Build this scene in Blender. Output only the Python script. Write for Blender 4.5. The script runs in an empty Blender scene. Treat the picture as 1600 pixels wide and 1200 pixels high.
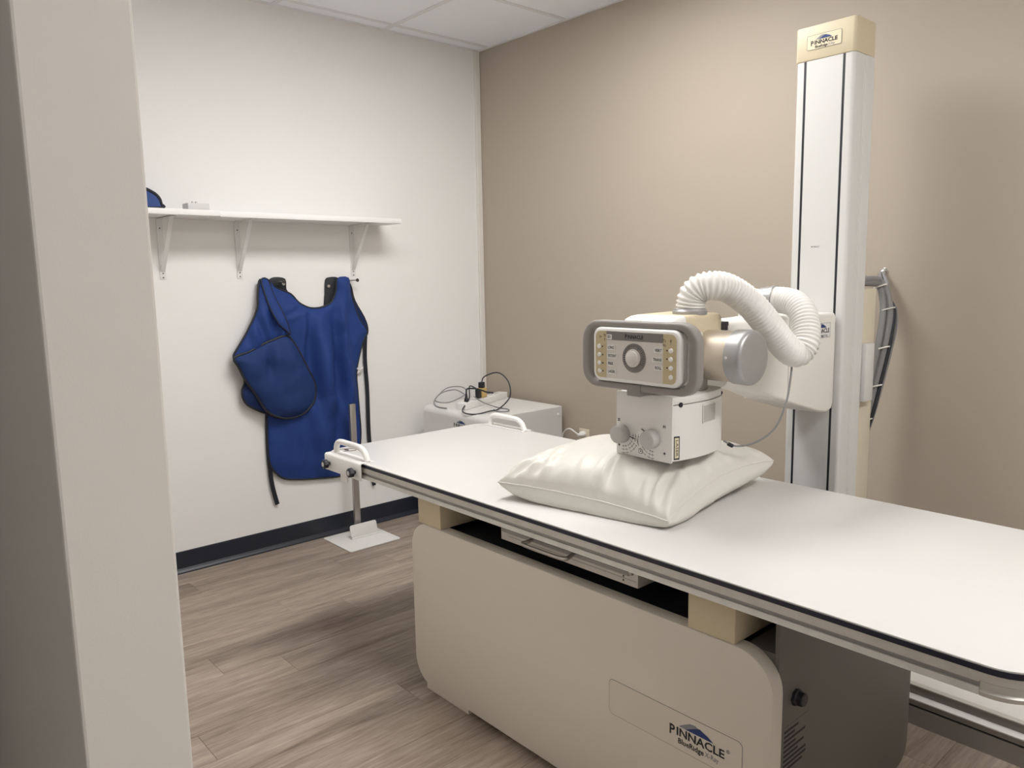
import bpy, bmesh, math, random
from mathutils import Vector, Matrix, noise
from mathutils.geometry import delaunay_2d_cdt
random.seed(7)
scene = bpy.context.scene
COL = scene.collection

# ------------------------------------------------------------------ camera
cam_d = bpy.data.cameras.new('camera'); cam = bpy.data.objects.new('camera', cam_d); COL.objects.link(cam)
cam_d.sensor_fit = 'HORIZONTAL'; cam_d.sensor_width = 36.0; cam_d.lens = 1205.9 / 1600 * 36.0
cam_d.clip_start = 0.02
Rr = Vector((0.6641, 0.7474, -0.0174)).normalized()          # image right
Rb = Vector((0.7420, -0.6560, 0.1382)).normalized()          # backwards
Ru = Rb.cross(Rr).normalized(); Rr = Ru.cross(Rb).normalized()
M = Matrix((Rr, Ru, Rb)).transposed().to_4x4(); M.translation = Vector((3.603, -2.968, 1.339))
cam.matrix_world = M
scene.camera = cam

# ------------------------------------------------------------------ world, exposure
w = bpy.data.worlds.new('world'); scene.world = w; w.use_nodes = True
w.node_tree.nodes['Background'].inputs[0].default_value = (0.9, 0.95, 1, 1)
w.node_tree.nodes['Background'].inputs[1].default_value = 0.02
vs = scene.view_settings
vs.view_transform = 'Standard'; vs.look = 'None'; vs.gamma = 1.0; vs.use_curve_mapping = False
vs.exposure = 0.64
LIGHT_COL = (1.0, 0.985, 0.962)
# (x0, y0, strength) of the 2x4 ft ceiling lights: each 0.61 wide in x, 1.22 long in y
LIGHTS = [(1.324, -1.857, 13.0), (3.764, -1.857, 13.0), (3.154, -4.297, 1.0)]  # the last, weak one is an unseen fill light added for the front faces

# ------------------------------------------------------------------ materials
MATS = {}
def mat(name, col, rough=0.5, metal=0.0, bump=0.0, bscale=200.0, var=0.0, vscale=3.0, emit=None, spec=0.5, sheen=0.0, coat=0.0):
    m = bpy.data.materials.new(name); m.use_nodes = True; MATS[name] = m
    nt = m.node_tree; b = nt.nodes['Principled BSDF']
    b.inputs['Base Color'].default_value = (*col, 1); b.inputs['Roughness'].default_value = rough
    b.inputs['Metallic'].default_value = metal; b.inputs['Specular IOR Level'].default_value = spec
    if sheen: b.inputs['Sheen Weight'].default_value = sheen
    if coat: b.inputs['Coat Weight'].default_value = coat
    if emit: b.inputs['Emission Color'].default_value = (*emit[0], 1); b.inputs['Emission Strength'].default_value = emit[1]
    tc = nt.nodes.new('ShaderNodeTexCoord')
    if bump:
        n = nt.nodes.new('ShaderNodeTexNoise'); n.inputs['Scale'].default_value = bscale; n.inputs['Detail'].default_value = 3
        bp = nt.nodes.new('ShaderNodeBump'); bp.inputs['Strength'].default_value = bump; bp.inputs['Distance'].default_value = 0.002
        nt.links.new(tc.outputs['Object'], n.inputs['Vector']); nt.links.new(n.outputs['Fac'], bp.inputs['Height'])
        nt.links.new(bp.outputs['Normal'], b.inputs['Normal'])
    if var:
        n = nt.nodes.new('ShaderNodeTexNoise'); n.inputs['Scale'].default_value = vscale; n.inputs['Detail'].default_value = 4
        r = nt.nodes.new('ShaderNodeMapRange'); r.inputs[1].default_value = 0.3; r.inputs[2].default_value = 0.7
        r.inputs[3].default_value = 1 - var; r.inputs[4].default_value = 1 + var
        mx = nt.nodes.new('ShaderNodeVectorMath'); mx.operation = 'SCALE'; mx.inputs[0].default_value = col
        nt.links.new(tc.outputs['Object'], n.inputs['Vector']); nt.links.new(n.outputs['Fac'], r.inputs[0])
        nt.links.new(r.outputs[0], mx.inputs['Scale']); nt.links.new(mx.outputs[0], b.inputs['Base Color'])
    return m

mat('white_paint', (0.86, 0.853, 0.838), 0.75, bump=0.06, bscale=350)
mat('partition_paint', (0.76, 0.73, 0.69), 0.7, bump=0.06, bscale=350)
mat('beige_paint', (0.45, 0.39, 0.32), 0.62, bump=0.08, bscale=300)
mat('ceiling_tile', (0.92, 0.94, 0.99), 0.9, bump=0.25, bscale=160)
mat('grid_metal', (0.80, 0.80, 0.82), 0.6)
mat('navy_vinyl', (0.016, 0.020, 0.032), 0.38, bump=0.03)
mat('trim_white', (0.78, 0.75, 0.70), 0.6)
mat('shelf_white', (0.86, 0.86, 0.85), 0.45)
mat('bracket_metal', (0.78, 0.77, 0.76), 0.45)
mat('screw_dark', (0.10, 0.09, 0.085), 0.4, 0.8)
mat('table_white', (0.665, 0.655, 0.64), 0.34, spec=0.4, bump=0.015, bscale=60)
mat('edge_black', (0.012, 0.014, 0.03), 0.35)
mat('aluminium', (0.62, 0.60, 0.56), 0.45, 0.35, var=0.05, vscale=30)
mat('aluminium_dark', (0.36, 0.35, 0.345), 0.5, 0.35)
mat('base_paint', (0.74, 0.69, 0.61), 0.5, bump=0.10, bscale=900)
mat('body_grey', (0.15, 0.138, 0.125), 0.55, bump=0.08, bscale=900)
mat('cream', (0.65, 0.56, 0.395), 0.5, bump=0.05, bscale=800)
mat('cream_post', (0.66, 0.60, 0.47), 0.55)
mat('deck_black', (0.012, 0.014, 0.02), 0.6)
mat('plastic_black', (0.016, 0.017, 0.024), 0.4)
mat('plastic_white', (0.82, 0.81, 0.79), 0.38)
mat('plastic_grey', (0.62, 0.61, 0.60), 0.45)
mat('column_white', (0.67, 0.665, 0.65), 0.42)
mat('arm_white', (0.80, 0.775, 0.73), 0.42)
mat('silver', (0.42, 0.415, 0.415), 0.40, 0.55)
mat('handle_grey', (0.265, 0.245, 0.23), 0.5, bump=0.08, bscale=900)
mat('tube_gold', (0.62, 0.55, 0.46), 0.5, 0.55)
mat('panel_face', (0.66, 0.62, 0.58), 0.5, 0.1)
mat('panel_band', (0.19, 0.175, 0.165), 0.5)
mat('panel_tan', (0.54, 0.45, 0.28), 0.5)
mat('ink', (0.012, 0.012, 0.015), 0.6)
mat('ink_grey', (0.20, 0.19, 0.19), 0.6)
mat('ink_lightgrey', (0.26, 0.26, 0.28), 0.6)
mat('ink_blue', (0.018, 0.045, 0.17), 0.6)
mat('ink_brown', (0.13, 0.075, 0.035), 0.6)
mat('label_cream', (0.74, 0.66, 0.47), 0.5)
mat('label_white', (0.78, 0.77, 0.75), 0.5)
mat('collimator', (0.78, 0.765, 0.74), 0.42, 0.1, bump=0.05, bscale=1200)
mat('knob_grey', (0.50, 0.49, 0.47), 0.42)
mat('hose_white', (0.82, 0.805, 0.775), 0.30, spec=0.5)
mat('cable_grey', (0.24, 0.235, 0.235), 0.5)
mat('cable_dark', (0.02, 0.022, 0.03), 0.5)
mat('tie_white', (0.75, 0.73, 0.69), 0.5)
mat('pillow', (0.70, 0.68, 0.63), 0.42, bump=0.10, bscale=30, spec=0.4)
mat('apron_blue', (0.020, 0.050, 0.205), 0.66, bump=0.25, bscale=18, spec=0.2)
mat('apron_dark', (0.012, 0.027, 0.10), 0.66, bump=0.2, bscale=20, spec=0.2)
mat('apron_shaded', (0.017, 0.040, 0.145), 0.7, bump=0.3, bscale=22, spec=0.2)  # darker blue puts shading contrast into the lower wing's colour
mat('apron_black', (0.010, 0.012, 0.018), 0.6)
mat('generator_white', (0.74, 0.73, 0.71), 0.45)
mat('adapter_yellow', (0.60, 0.42, 0.16), 0.5)
mat('outlet_ivory', (0.66, 0.60, 0.47), 0.5)
mat('chrome', (0.75, 0.74, 0.73), 0.22, 1.0)
mat('steel', (0.48, 0.46, 0.44), 0.35, 0.85)
mat('window_glass', (0.46, 0.45, 0.42), 0.15, 0.0)
mat('subfloor', (0.06, 0.05, 0.045), 0.8)
mat('rail_white', (0.74, 0.72, 0.69), 0.4, 0.1)
mat('rail_grey', (0.36, 0.345, 0.33), 0.45, 0.6)
mat('collar_blue', (0.025, 0.06, 0.22), 0.7, bump=0.3, bscale=120)
for i, (x, y, s) in enumerate(LIGHTS):
    mat('diffuser_%d' % i, (0.9, 0.9, 0.9), 0.5, emit=(LIGHT_COL, s))

def wood():
    m = bpy.data.materials.new('vinyl_wood'); m.use_nodes = True; MATS['vinyl_wood'] = m
    nt = m.node_tree; b = nt.nodes['Principled BSDF']; L = nt.links.new; N = nt.nodes.new
    tc = N('ShaderNodeTexCoord'); oi = N('ShaderNodeObjectInfo')
    sc = N('ShaderNodeVectorMath'); sc.operation = 'MULTIPLY'; sc.inputs[1].default_value = (1.0, 0.075, 1.0)
    L(tc.outputs['Object'], sc.inputs[0])
    off = N('ShaderNodeVectorMath'); off.operation = 'SCALE'; off.inputs[0].default_value = (37.0, 19.0, 53.0)
    L(oi.outputs['Random'], off.inputs['Scale'])
    ad = N('ShaderNodeVectorMath'); ad.operation = 'ADD'; L(sc.outputs[0], ad.inputs[0]); L(off.outputs[0], ad.inputs[1])
    n1 = N('ShaderNodeTexNoise'); n1.inputs['Scale'].default_value = 26; n1.inputs['Detail'].default_value = 7; n1.inputs['Roughness'].default_value = 0.62; n1.inputs['Distortion'].default_value = 0.9
    n2 = N('ShaderNodeTexNoise'); n2.inputs['Scale'].default_value = 130; n2.inputs['Detail'].default_value = 4; n2.inputs['Distortion'].default_value = 0.4
    n3 = N('ShaderNodeTexNoise'); n3.inputs['Scale'].default_value = 9; n3.inputs['Detail'].default_value = 2
    for n in (n1, n2, n3): L(ad.outputs[0], n.inputs['Vector'])
    cr = N('ShaderNodeValToRGB'); e = cr.color_ramp.elements
    e[0].position = 0.26; e[0].color = (0.165, 0.124, 0.098, 1)
    e[1].position = 0.76; e[1].color = (0.52, 0.435, 0.36, 1)
    k = cr.color_ramp.elements.new(0.5); k.color = (0.335, 0.27, 0.22, 1)
    mix = N('ShaderNodeMix'); mix.data_type = 'FLOAT'; mix.inputs[0].default_value = 0.45
    L(n1.outputs['Fac'], mix.inputs[2]); L(n2.outputs['Fac'], mix.inputs[3])
    a3 = N('ShaderNodeMath'); a3.operation = 'MULTIPLY_ADD'; a3.inputs[1].default_value = 0.45; L(n3.outputs['Fac'], a3.inputs[0])
    s3 = N('ShaderNodeMath'); s3.operation = 'SUBTRACT'; s3.inputs[1].default_value = 0.225; L(mix.outputs[0], s3.inputs[0]); L(s3.outputs[0], a3.inputs[2])
    rv = N('ShaderNodeMath'); rv.operation = 'MULTIPLY_ADD'; rv.inputs[1].default_value = 0.07; L(oi.outputs['Random'], rv.inputs[0])
    s4 = N('ShaderNodeMath'); s4.operation = 'SUBTRACT'; s4.inputs[1].default_value = 0.035; L(a3.outputs[0], s4.inputs[0]); L(s4.outputs[0], rv.inputs[2])
    L(rv.outputs[0], cr.inputs[0]); L(cr.outputs['Color'], b.inputs['Base Color'])
    b.inputs['Roughness'].default_value = 0.42; b.inputs['Specular IOR Level'].default_value = 0.35
    bp = N('ShaderNodeBump'); bp.inputs['Strength'].default_value = 0.12; bp.inputs['Distance'].default_value = 0.001
    L(n2.outputs['Fac'], bp.inputs['Height']); L(bp.outputs['Normal'], b.inputs['Normal'])
wood()

# ------------------------------------------------------------------ object helpers
def origin_of(o):
    v = Vector((0, 0, 0))
    while o is not None:
        v = v + o.location; o = o.parent
    return v
def tag(o, label=None, cat=None, group=None, kind=None):
    if label: o['label'] = label
    if cat: o['category'] = cat
    if group: o['group'] = group
    if kind: o['kind'] = kind
    return o
def thing(name, loc, label, cat, group=None):
    o = bpy.data.objects.new(name, None); o.empty_display_size = 0.05; COL.objects.link(o); o.location = loc
    return tag(o, label, cat, group)
def finish(me, material, smooth=True, angle=38):
    me.materials.clear(); me.materials.append(MATS[material])
    if smooth:
        for p in me.polygons: p.use_smooth = True
        me.set_sharp_from_angle(angle=math.radians(angle))
def obj(name, bm, material, parent=None, loc=None, smooth=True, angle=38, recalc=True):
    """bm is in world coordinates; loc = origin of a parentless mesh."""
    if recalc: bmesh.ops.recalc_face_normals(bm, faces=bm.faces)
    base = origin_of(parent) if parent is not None else Vector(loc or (0, 0, 0))
    bmesh.ops.translate(bm, verts=bm.verts, vec=-base)
    me = bpy.data.meshes.new(name); bm.to_mesh(me); bm.free()
    finish(me, material, smooth, angle)
    o = bpy.data.objects.new(name, me); COL.objects.link(o)
    if parent is not None: o.parent = parent
    else: o.location = base
    return o
def B(): return bmesh.new()
def box(bm, x0, x1, y0, y1, z0, z1, bev=0.0, seg=2):
    t = bmesh.new()
    bmesh.ops.create_cube(t, size=1.0)
    for v in t.verts:
        v.co = Vector((x0 if v.co.x < 0 else x1, y0 if v.co.y < 0 else y1, z0 if v.co.z < 0 else z1))
    if bev: bmesh.ops.bevel(t, geom=list(t.edges), offset=bev, segments=seg, affect='EDGES', profile=0.5)
    return merge(bm, t)
def merge(bm, t):
    me = bpy.data.meshes.new('tmp'); t.to_mesh(me); t.free(); bm.from_mesh(me); bpy.data.meshes.remove(me); return bm
def basis(ax):
    a = Vector(ax).normalized()
    u = a.cross(Vector((0, 0, 1)))
    if u.length < 1e-4: u = Vector((1, 0, 0))
    u.normalize(); return a, u, a.cross(u).normalized()
def lathe(bm, c, ax, prof, n=40, cap=True):
    """prof: list of (distance along axis, radius)."""
    a, u, v = basis(ax); c = Vector(c); rings = []
    for d, r in prof:
        rings.append([bm.verts.new(c + a * d + (u * math.cos(t) + v * math.sin(t)) * r) for t in [2 * math.pi * i / n for i in range(n)]])
    for A, C in zip(rings, rings[1:]):
        for i in range(n): bm.faces.new((A[i], A[(i + 1) % n], C[(i + 1) % n], C[i]))
    if cap: bm.faces.new(rings[0][::-1]); bm.faces.new(rings[-1])
    return bm
def cyl(bm, c, ax, r, l, bev=0.0, n=32):
    if bev: p = [(0, r - bev), (bev * .3, r - bev * .3), (bev, r), (l - bev, r), (l - bev * .3, r - bev * .3), (l, r - bev)]
    else: p = [(0, r), (l, r)]
    return lathe(bm, c, ax, p, n)
def catmull(pts, n=8, closed=False):
    P = [Vector(p) for p in pts]; out = []; m = len(P)
    segs = m if closed else m - 1
    for i in range(segs):
        if closed: a, b, c, d = P[(i - 1) % m], P[i], P[(i + 1) % m], P[(i + 2) % m]
        else: a, b, c, d = P[max(i - 1, 0)], P[i], P[i + 1], P[min(i + 2, m - 1)]
        for k in range(n):
            t = k / n
            out.append(0.5 * ((2 * b) + (c - a) * t + (2 * a - 5 * b + 4 * c - d) * t * t + (3 * b - a - 3 * c + d) * t ** 3))
    if not closed: out.append(P[-1])
    return out
def tube(bm, path, r, n=10, closed=False, flat=None):
    """r: number or function of index. flat=(normal, factor): squash along that normal."""
    P = [Vector(p) for p in path]; m = len(P); rings = []; up = None
    for i in range(m):
        if closed: t = P[(i + 1) % m] - P[(i - 1) % m]
        else: t = P[min(i + 1, m - 1)] - P[max(i - 1, 0)]
        t.normalize()
        if up is None:
            up = Vector((0, 0, 1)) if abs(t.z) < 0.9 else Vector((1, 0, 0))
        u = up - t * up.dot(t)
        if u.length < 1e-5: u = basis(t)[1]
        u.normalize(); up = u; v = t.cross(u); rr = r(i) if callable(r) else r
        ring = []
        for k in range(n):
            a = 2 * math.pi * k / n; d = (u * math.cos(a) + v * math.sin(a)) * rr
            if flat: nn, f = flat; d = d - nn * d.dot(nn) * (1 - f)
            ring.append(bm.verts.new(P[i] + d))
        rings.append(ring)
    pairs = list(zip(rings, rings[1:])) + ([(rings[-1], rings[0])] if closed else [])
    for A, C in pairs:
        for k in range(n): bm.faces.new((A[k], A[(k + 1) % n], C[(k + 1) % n], C[k]))
    if not closed: bm.faces.new(rings[0][::-1]); bm.faces.new(rings[-1])
    return bm
def prism(bm, pts, o, r, u, depth, bev=0.0, seg=2):
    """2-D outline pts in the plane (o, r, u); extruded by depth along -(r x u) (away from the viewer of that face)."""
    o, r, u = Vector(o), Vector(r), Vector(u); nrm = r.cross(u)
    t = bmesh.new()
    f = t.faces.new([t.verts.new(o + r * a + u * b) for a, b in pts])
    ex = bmesh.ops.extrude_face_region(t, geom=[f])
    vs_ = [g for g in ex['geom'] if isinstance(g, bmesh.types.BMVert)]
    bmesh.ops.translate(t, verts=vs_, vec=-nrm * depth)
    bmesh.ops.recalc_face_normals(t, faces=t.faces)
    if bev:
        es = [e for e in t.edges if len(e.link_faces) == 2 and any(len(fc.verts) > 4 or abs(fc.normal.dot(nrm)) > .99 for fc in e.link_faces) and not all(abs(fc.normal.dot(nrm)) < .5 for fc in e.link_faces)]
        bmesh.ops.bevel(t, geom=es, offset=bev, segments=seg, affect='EDGES', profile=0.5)
    return merge(bm, t)
def rrect(w, h, r, n=6, cx=0, cy=0):
    r = min(r, w / 2 - 1e-5, h / 2 - 1e-5); out = []
    for sx, sy, a0 in ((1, -1, -90), (1, 1, 0), (-1, 1, 90), (-1, -1, 180)):
        for k in range(n + 1):
            a = math.radians(a0 + 90 * k / n)
            out.append((cx + sx * (w / 2 - r) + r * math.cos(a), cy + sy * (h / 2 - r) + r * math.sin(a)))
    return out
def ring_prism(bm, outer, inner, o, r, u, depth, bev=0.0):
    """frame between two outlines with the same number of points."""
    o, r, u = Vector(o), Vector(r), Vector(u); nrm = r.cross(u); n = len(outer)
    P = lambda p, d: bm.verts.new(o + r * p[0] + u * p[1] - nrm * d)
    def shrink(a, b, k): return [(p[0] + (q[0] - p[0]) * k, p[1] + (q[1] - p[1]) * k) for p, q in zip(a, b)]
    if bev:
        k = bev / max(1e-6, math.dist(outer[0], inner[0]))
        loops = [(outer, bev), (shrink(outer, inner, k * .3), bev * .3), (shrink(outer, inner, k), 0), (shrink(inner, outer, k), 0), (shrink(inner, outer, k * .3), bev * .3), (inner, bev),
                 (inner, depth - bev), (shrink(inner, outer, k), depth), (shrink(outer, inner, k), depth), (outer, depth - bev)]
    else: loops = [(outer, 0), (inner, 0), (inner, depth), (outer, depth)]
    V = [[P(p, d) for p in l] for l, d in loops]
    for i in range(len(V)):
        A, C = V[i], V[(i + 1) % len(V)]
        for k in range(n): bm.faces.new((A[k], A[(k + 1) % n], C[(k + 1) % n], C[k]))
    return bm
X, Y, Z = Vector((1, 0, 0)), Vector((0, 1, 0)), Vector((0, 0, 1))
DEP = None
def text(name, s, o, r, u, size, material, parent, align='CENTER', width=None, thick=0.0003, bold=0.0, lift=0.0002):
    cu = bpy.data.curves.new('txt', 'FONT'); cu.body = s; cu.size = size; cu.align_x = align; cu.align_y = 'CENTER'
    cu.extrude = 0; cu.resolution_u = 2; cu.offset = bold
    to = bpy.data.objects.new('txt', cu); COL.objects.link(to)
    bpy.context.view_layer.update()
    me = bpy.data.meshes.new_from_object(to.evaluated_get(bpy.context.evaluated_depsgraph_get()))
    bpy.data.objects.remove(to); bpy.data.curves.remove(cu)
    o, r, u = Vector(o), Vector(r).normalized(), Vector(u).normalized(); nrm = r.cross(u)
    xs = [v.co.x for v in me.vertices]; k = 1.0
    if width and xs: k = width / (max(xs) - min(xs))
    bm = B(); bm.from_mesh(me); bpy.data.meshes.remove(me)
    for v in bm.verts: v.co = o + r * v.co.x * k + u * v.co.y + nrm * (thick + lift)
    ex = bmesh.ops.extrude_face_region(bm, geom=list(bm.faces))
    bmesh.ops.translate(bm, verts=[g for g in ex['geom'] if isinstance(g, bmesh.types.BMVert)], vec=-nrm * thick)
    return obj(name, bm, material, parent, smooth=False)
def flatpoly(name, pts, o, r, u, material, parent, thick=0.0004, lift=0.0002):
    o, r, u = Vector(o), Vector(r), Vector(u)
    return obj(name, prism(B(), pts, o + r.cross(u) * (lift + thick), r, u, thick), material, parent, smooth=False)
def logo(o, r, u, wid, parent, tiny=True):
    """mountain mark over the maker's lettering, wid = width of the big word, o = centre of the big word."""
    o, r, u = Vector(o), Vector(r), Vector(u); k = wid
    sl = k * 0.19
    text('lettering', 'P', o - r * k * .455 - u * k * .012, r, u, sl * 1.25, 'ink', parent, width=k * .10, bold=sl * .02)
    text('lettering', 'INNACLE', o + r * k * .062, r, u, sl, 'ink', parent, width=k * .86, bold=sl * .02)
    m1 = [(-.33, .10), (-.22, .17), (-.12, .225), (-.03, .235), (.06, .20), (.16, .135), (.2, .10)]
    m2 = [(-.20, .10), (-.10, .15), (.0, .20), (.06, .215), (.13, .185), (.20, .16), (.30, .10)]
    flatpoly('mountain_emblem', [(a * k, b * k) for a, b in m1][::-1], o, r, u, 'ink_lightgrey', parent, thick=.0003)
    flatpoly('mountain_emblem', [(a * k, b * k) for a, b in m2][::-1], o, r, u, 'ink_blue', parent, thick=.0006)
    text('lettering', 'BlueRidge', o - r * k * .10 - u * k * .145, r, u, k * .125, 'ink', parent, width=k * .47, bold=k * .0015)
    text('lettering', 'X-Ray', o + r * k * .28 - u * k * .145, r, u, k * .115, 'ink_lightgrey', parent, width=k * .24)

# ------------------------------------------------------------------ room shell
H = 2.62; XR = 5.2; YF = -4.4
fl = obj('floor', box(B(), -.1, XR + .1, YF - .1, .1, -.12, -.004), 'subfloor', smooth=False); tag(fl, 'grey-brown wood-look vinyl plank floor', kind='structure')
NP = 34; PW = XR / NP; PL = 1.22; plank_cache = {}
def plank_mesh(L):
    k = round(L, 3)
    if k not in plank_cache:
        bm = box(B(), 0.0004, PW - 0.0004, 0.0004, L - 0.0004, -0.004, 0.0)
        es = [e for e in bm.edges if all(v.co.z > -0.001 for v in e.verts)]
        bmesh.ops.bevel(bm, geom=es, offset=0.0006, segments=1, affect='EDGES')
        me = bpy.data.meshes.new('plank'); bm.to_mesh(me); bm.free(); finish(me, 'vinyl_wood', False)
        plank_cache[k] = me
    return plank_cache[k]
for i in range(NP):
    y = YF; st = (0.41 * (i * 2 % 3) + 0.2 * (i % 2) + 0.11) % PL
    L = PL - st
    while y < -0.02:
        L = min(L, -y)
        o = bpy.data.objects.new('plank', plank_mesh(L)); COL.objects.link(o); o.parent = fl; o.location = (i * PW, y, 0)
        y += L; L = PL
# ceiling: tiles laid in a T-bar grid
ce = obj('ceiling', box(B(), -.1, XR + .1, YF - .1, .1, H + .03, H + .1), 'ceiling_tile', smooth=False); tag(ce, 'suspended ceiling of square white tiles in a metal grid', kind='structure')
xs = [0.0] + [0.104 + .61 * k for k in range(9)]; xs = [v for v in xs if v < XR - .05] + [XR]
ys = [0.0] + [-0.637 - .61 * k for k in range(8)]; ys = [v for v in ys if v > YF + .05] + [YF]
tile_cache = {}
for i in range(len(xs) - 1):
    for j in range(len(ys) - 1):
        cx, cy = (xs[i] + xs[i + 1]) / 2, (ys[j] + ys[j + 1]) / 2
        if any(x0 < cx < x0 + .61 and y0 < cy < y0 + 1.22 for x0, y0, s in LIGHTS): continue
        wx, wy = xs[i + 1] - xs[i], ys[j] - ys[j + 1]; k = (round(wx, 3), round(wy, 3))
        if k not in tile_cache:
            bm = box(B(), -wx / 2 + .002, wx / 2 - .002, -wy / 2 + .002, wy / 2 - .002, 0.003, 0.02)
            me = bpy.data.meshes.new('ceiling_tile'); bm.to_mesh(me); bm.free(); finish(me, 'ceiling_tile', False); tile_cache[k] = me
        o = bpy.data.objects.new('ceiling_tile', tile_cache[k]); COL.objects.link(o); o.parent = ce; o.location = (cx, cy, H)
for v in xs[1:-1]: obj('grid_bar', box(B(), v - .012, v + .012, YF, 0, H - .001, H + .004), 'grid_metal', ce, smooth=False)
for v in ys[1:-1]: obj('grid_bar', box(B(), 0, XR, v - .012, v + .012, H - .0012, H + .0035), 'grid_metal', ce, smooth=False)
obj('wall_angle', box(B(), 0, .02, YF, 0, H - .002, H + .003), 'grid_metal', ce, smooth=False)
obj('wall_angle', box(B(), 0, XR, -.02, 0, H - .0022, H + .003), 'grid_metal', ce, smooth=False)
def struct(name, bm, m, label): return tag(obj(name, bm, m, smooth=False), label, kind='structure')
struct('wall_left', box(B(), -.1, 0, YF - .1, .1, 0, H + .1), 'white_paint', 'smooth white painted wall behind the shelf and apron')
struct('wall_back', box(B(), 0, XR, 0, .1, 0, H + .1), 'beige_paint', 'taupe painted wall behind the tube column')
struct('wall_right', box(B(), XR, XR + .1, YF - .1, .1, 0, H + .1), 'white_paint', 'white painted side wall out of the picture')
struct('wall_front', box(B(), 0, XR, YF - .1, YF, 0, H + .1), 'white_paint', 'white painted wall behind the photographer')
struct('wall_partition', box(B(), 0, 2.60, -2.787, -2.662, 0, H + .02, .004, 2), 'partition_paint', 'off-white end of a partition wall close to the camera on the left')
prof = [(0, 0), (.018, 0), (.016, .006), (.009, .014), (.004, .022), (.004, .098), (.0025, .102), (0, .102)]
bm = B(); prism(bm, prof, (0, -2.662, 0), X, Z, 2.662); struct('baseboard_left', bm, 'navy_vinyl', 'dark navy vinyl cove base along the white wall')
bm = B(); prism(bm, [(-a, b) for a, b in prof][::-1], (0.02, 0, 0), Y, Z, -(XR - .02)); struct('baseboard_back', bm, 'navy_vinyl', 'dark navy vinyl cove base along the taupe wall')
struct('trim_1', box(B(), 0.0005, .016, -.036, -.0005, .102, H - .003, .004, 2), 'trim_white', 'narrow cream corner strip where the two walls meet')

# ------------------------------------------------------------------ ceiling lights
for i, (x0, y0, s) in enumerate(LIGHTS):
    where = ['over the table middle', 'near the right-hand wall', 'added as unseen fill behind the photographer'][i]
    t = thing('ceiling_light', (x0 + .305, y0 + .61, H), 'white recessed fluorescent troffer light ' + where, 'ceiling light', 'recessed ceiling lights')
    bm = B(); ring_prism(bm, rrect(.60, 1.21, .002, 1), rrect(.54, 1.15, .002, 1), (x0 + .305, y0 + .61, H - .004), X, -Y, .05); obj('frame', bm, 'grid_metal', t, smooth=False)
    obj('diffuser', box(B(), x0 + .03, x0 + .58, y0 + .03, y0 + 1.19, H + .004, H + .010), 'diffuser_%d' % i, t, smooth=False)

# ------------------------------------------------------------------ X-ray table
TX0, TX1, TY0, TY1, TZ = 1.075, 3.315, -1.66, -0.89, 0.72
T = thing('xray_table', (2.2, -1.275, 0), 'long white radiography table with metal side rails on a boxy putty-coloured base', 'table')
cxT, cyT = (TX0 + TX1) / 2, (TY0 + TY1) / 2; wT, hT = TX1 - TX0, TY1 - TY0
def slab(w, h, r, z1, z0, bev=0, n=8): return prism(B(), rrect(w, h, r, n), (cxT, cyT, z1), X, Y, z1 - z0, bev)
obj('tabletop', slab(wT, hT, .075, TZ, TZ - .004, .0012), 'table_white', T)
obj('edge_band', slab(wT + .002, hT + .002, .076, TZ - .004, TZ - .0135, 0), 'edge_black', T)
obj('top_core', slab(wT - .03, hT - .03, .06, TZ - .0135, TZ - .04), 'plastic_grey', T)
# aluminium side rails: C-section with a groove
rail = [(0, 0), (0, -.0175), (.007, -.0175), (.007, -.0265), (0, -.0265), (-.003, -.038), (.03, -.038), (.03, 0)]   # (inwards, up)
for s, y in ((1, TY0), (-1, TY1)):
    bm = B(); x0, x1 = TX0 + .075, TX1 - .085
    V = [[bm.verts.new((x, y + s * a, TZ - .0135 + b)) for a, b in rail] for x in (x0, x1)]
    n = len(rail)
    for k in range(n): bm.faces.new((V[0][k], V[0][(k + 1) % n], V[1][(k + 1) % n], V[1][k]))
    bm.faces.new(V[0]); bm.faces.new(V[1][::-1])
    rl = obj('side_rail', bm, 'aluminium', T, smooth=False)
    obj('groove', box(B(), x0 + .001, x1 - .001, min(y + s * .0055, y + s * .008), max(y + s * .0055, y + s * .008), TZ - .0398, TZ - .0312), 'aluminium_dark', rl, smooth=False)
    # rounded corner castings that close the rail ends
    for sx, xx in ((1, x1), (-1, x0)):
        bm = B(); R = .075; xc, yc = (TX1 - R if sx > 0 else TX0 + R), y + s * R
        arc = [(xx, y)] + [(xc + sx * R * math.sin(a), yc - s * R * math.cos(a)) for a in [math.pi / 2 * k / 8 for k in range(9)]]
        arc2 = [(xx, y + s * .03)] + [(xc + sx * (R - .03) * math.sin(a), yc - s * (R - .03) * math.cos(a)) for a in [math.pi / 2 * k / 8 for k in range(9)]]
        lay = [(0.0, 0), (-.0145, 0), (-.017, .004), (-.030, .004), (-.033, 0), (-.040, .001), (-.043, .006)]
        rows = []
        for dz, inn in lay:
            rows.append([bm.verts.new((a[0] + (b[0] - a[0]) * inn / .03, a[1] + (b[1] - a[1]) * inn / .03, TZ - .0135 + dz)) for a, b in zip(arc, arc2)])
        top = [bm.verts.new((b[0], b[1], TZ - .0135)) for b in arc2]; bot = [bm.verts.new((b[0], b[1], TZ - .0565)) for b in arc2]
        seq = [top] + rows + [bot]
        for A, C in list(zip(seq, seq[1:])) + [(bot, top)]:
            for k in range(len(arc) - 1): bm.faces.new((A[k], A[k + 1], C[k + 1], C[k]))
        bm.faces.new([r[0] for r in seq]); bm.faces.new([r[-1] for r in seq][::-1])
        obj('rail_corner', bm, 'aluminium', T, angle=50)
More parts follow.
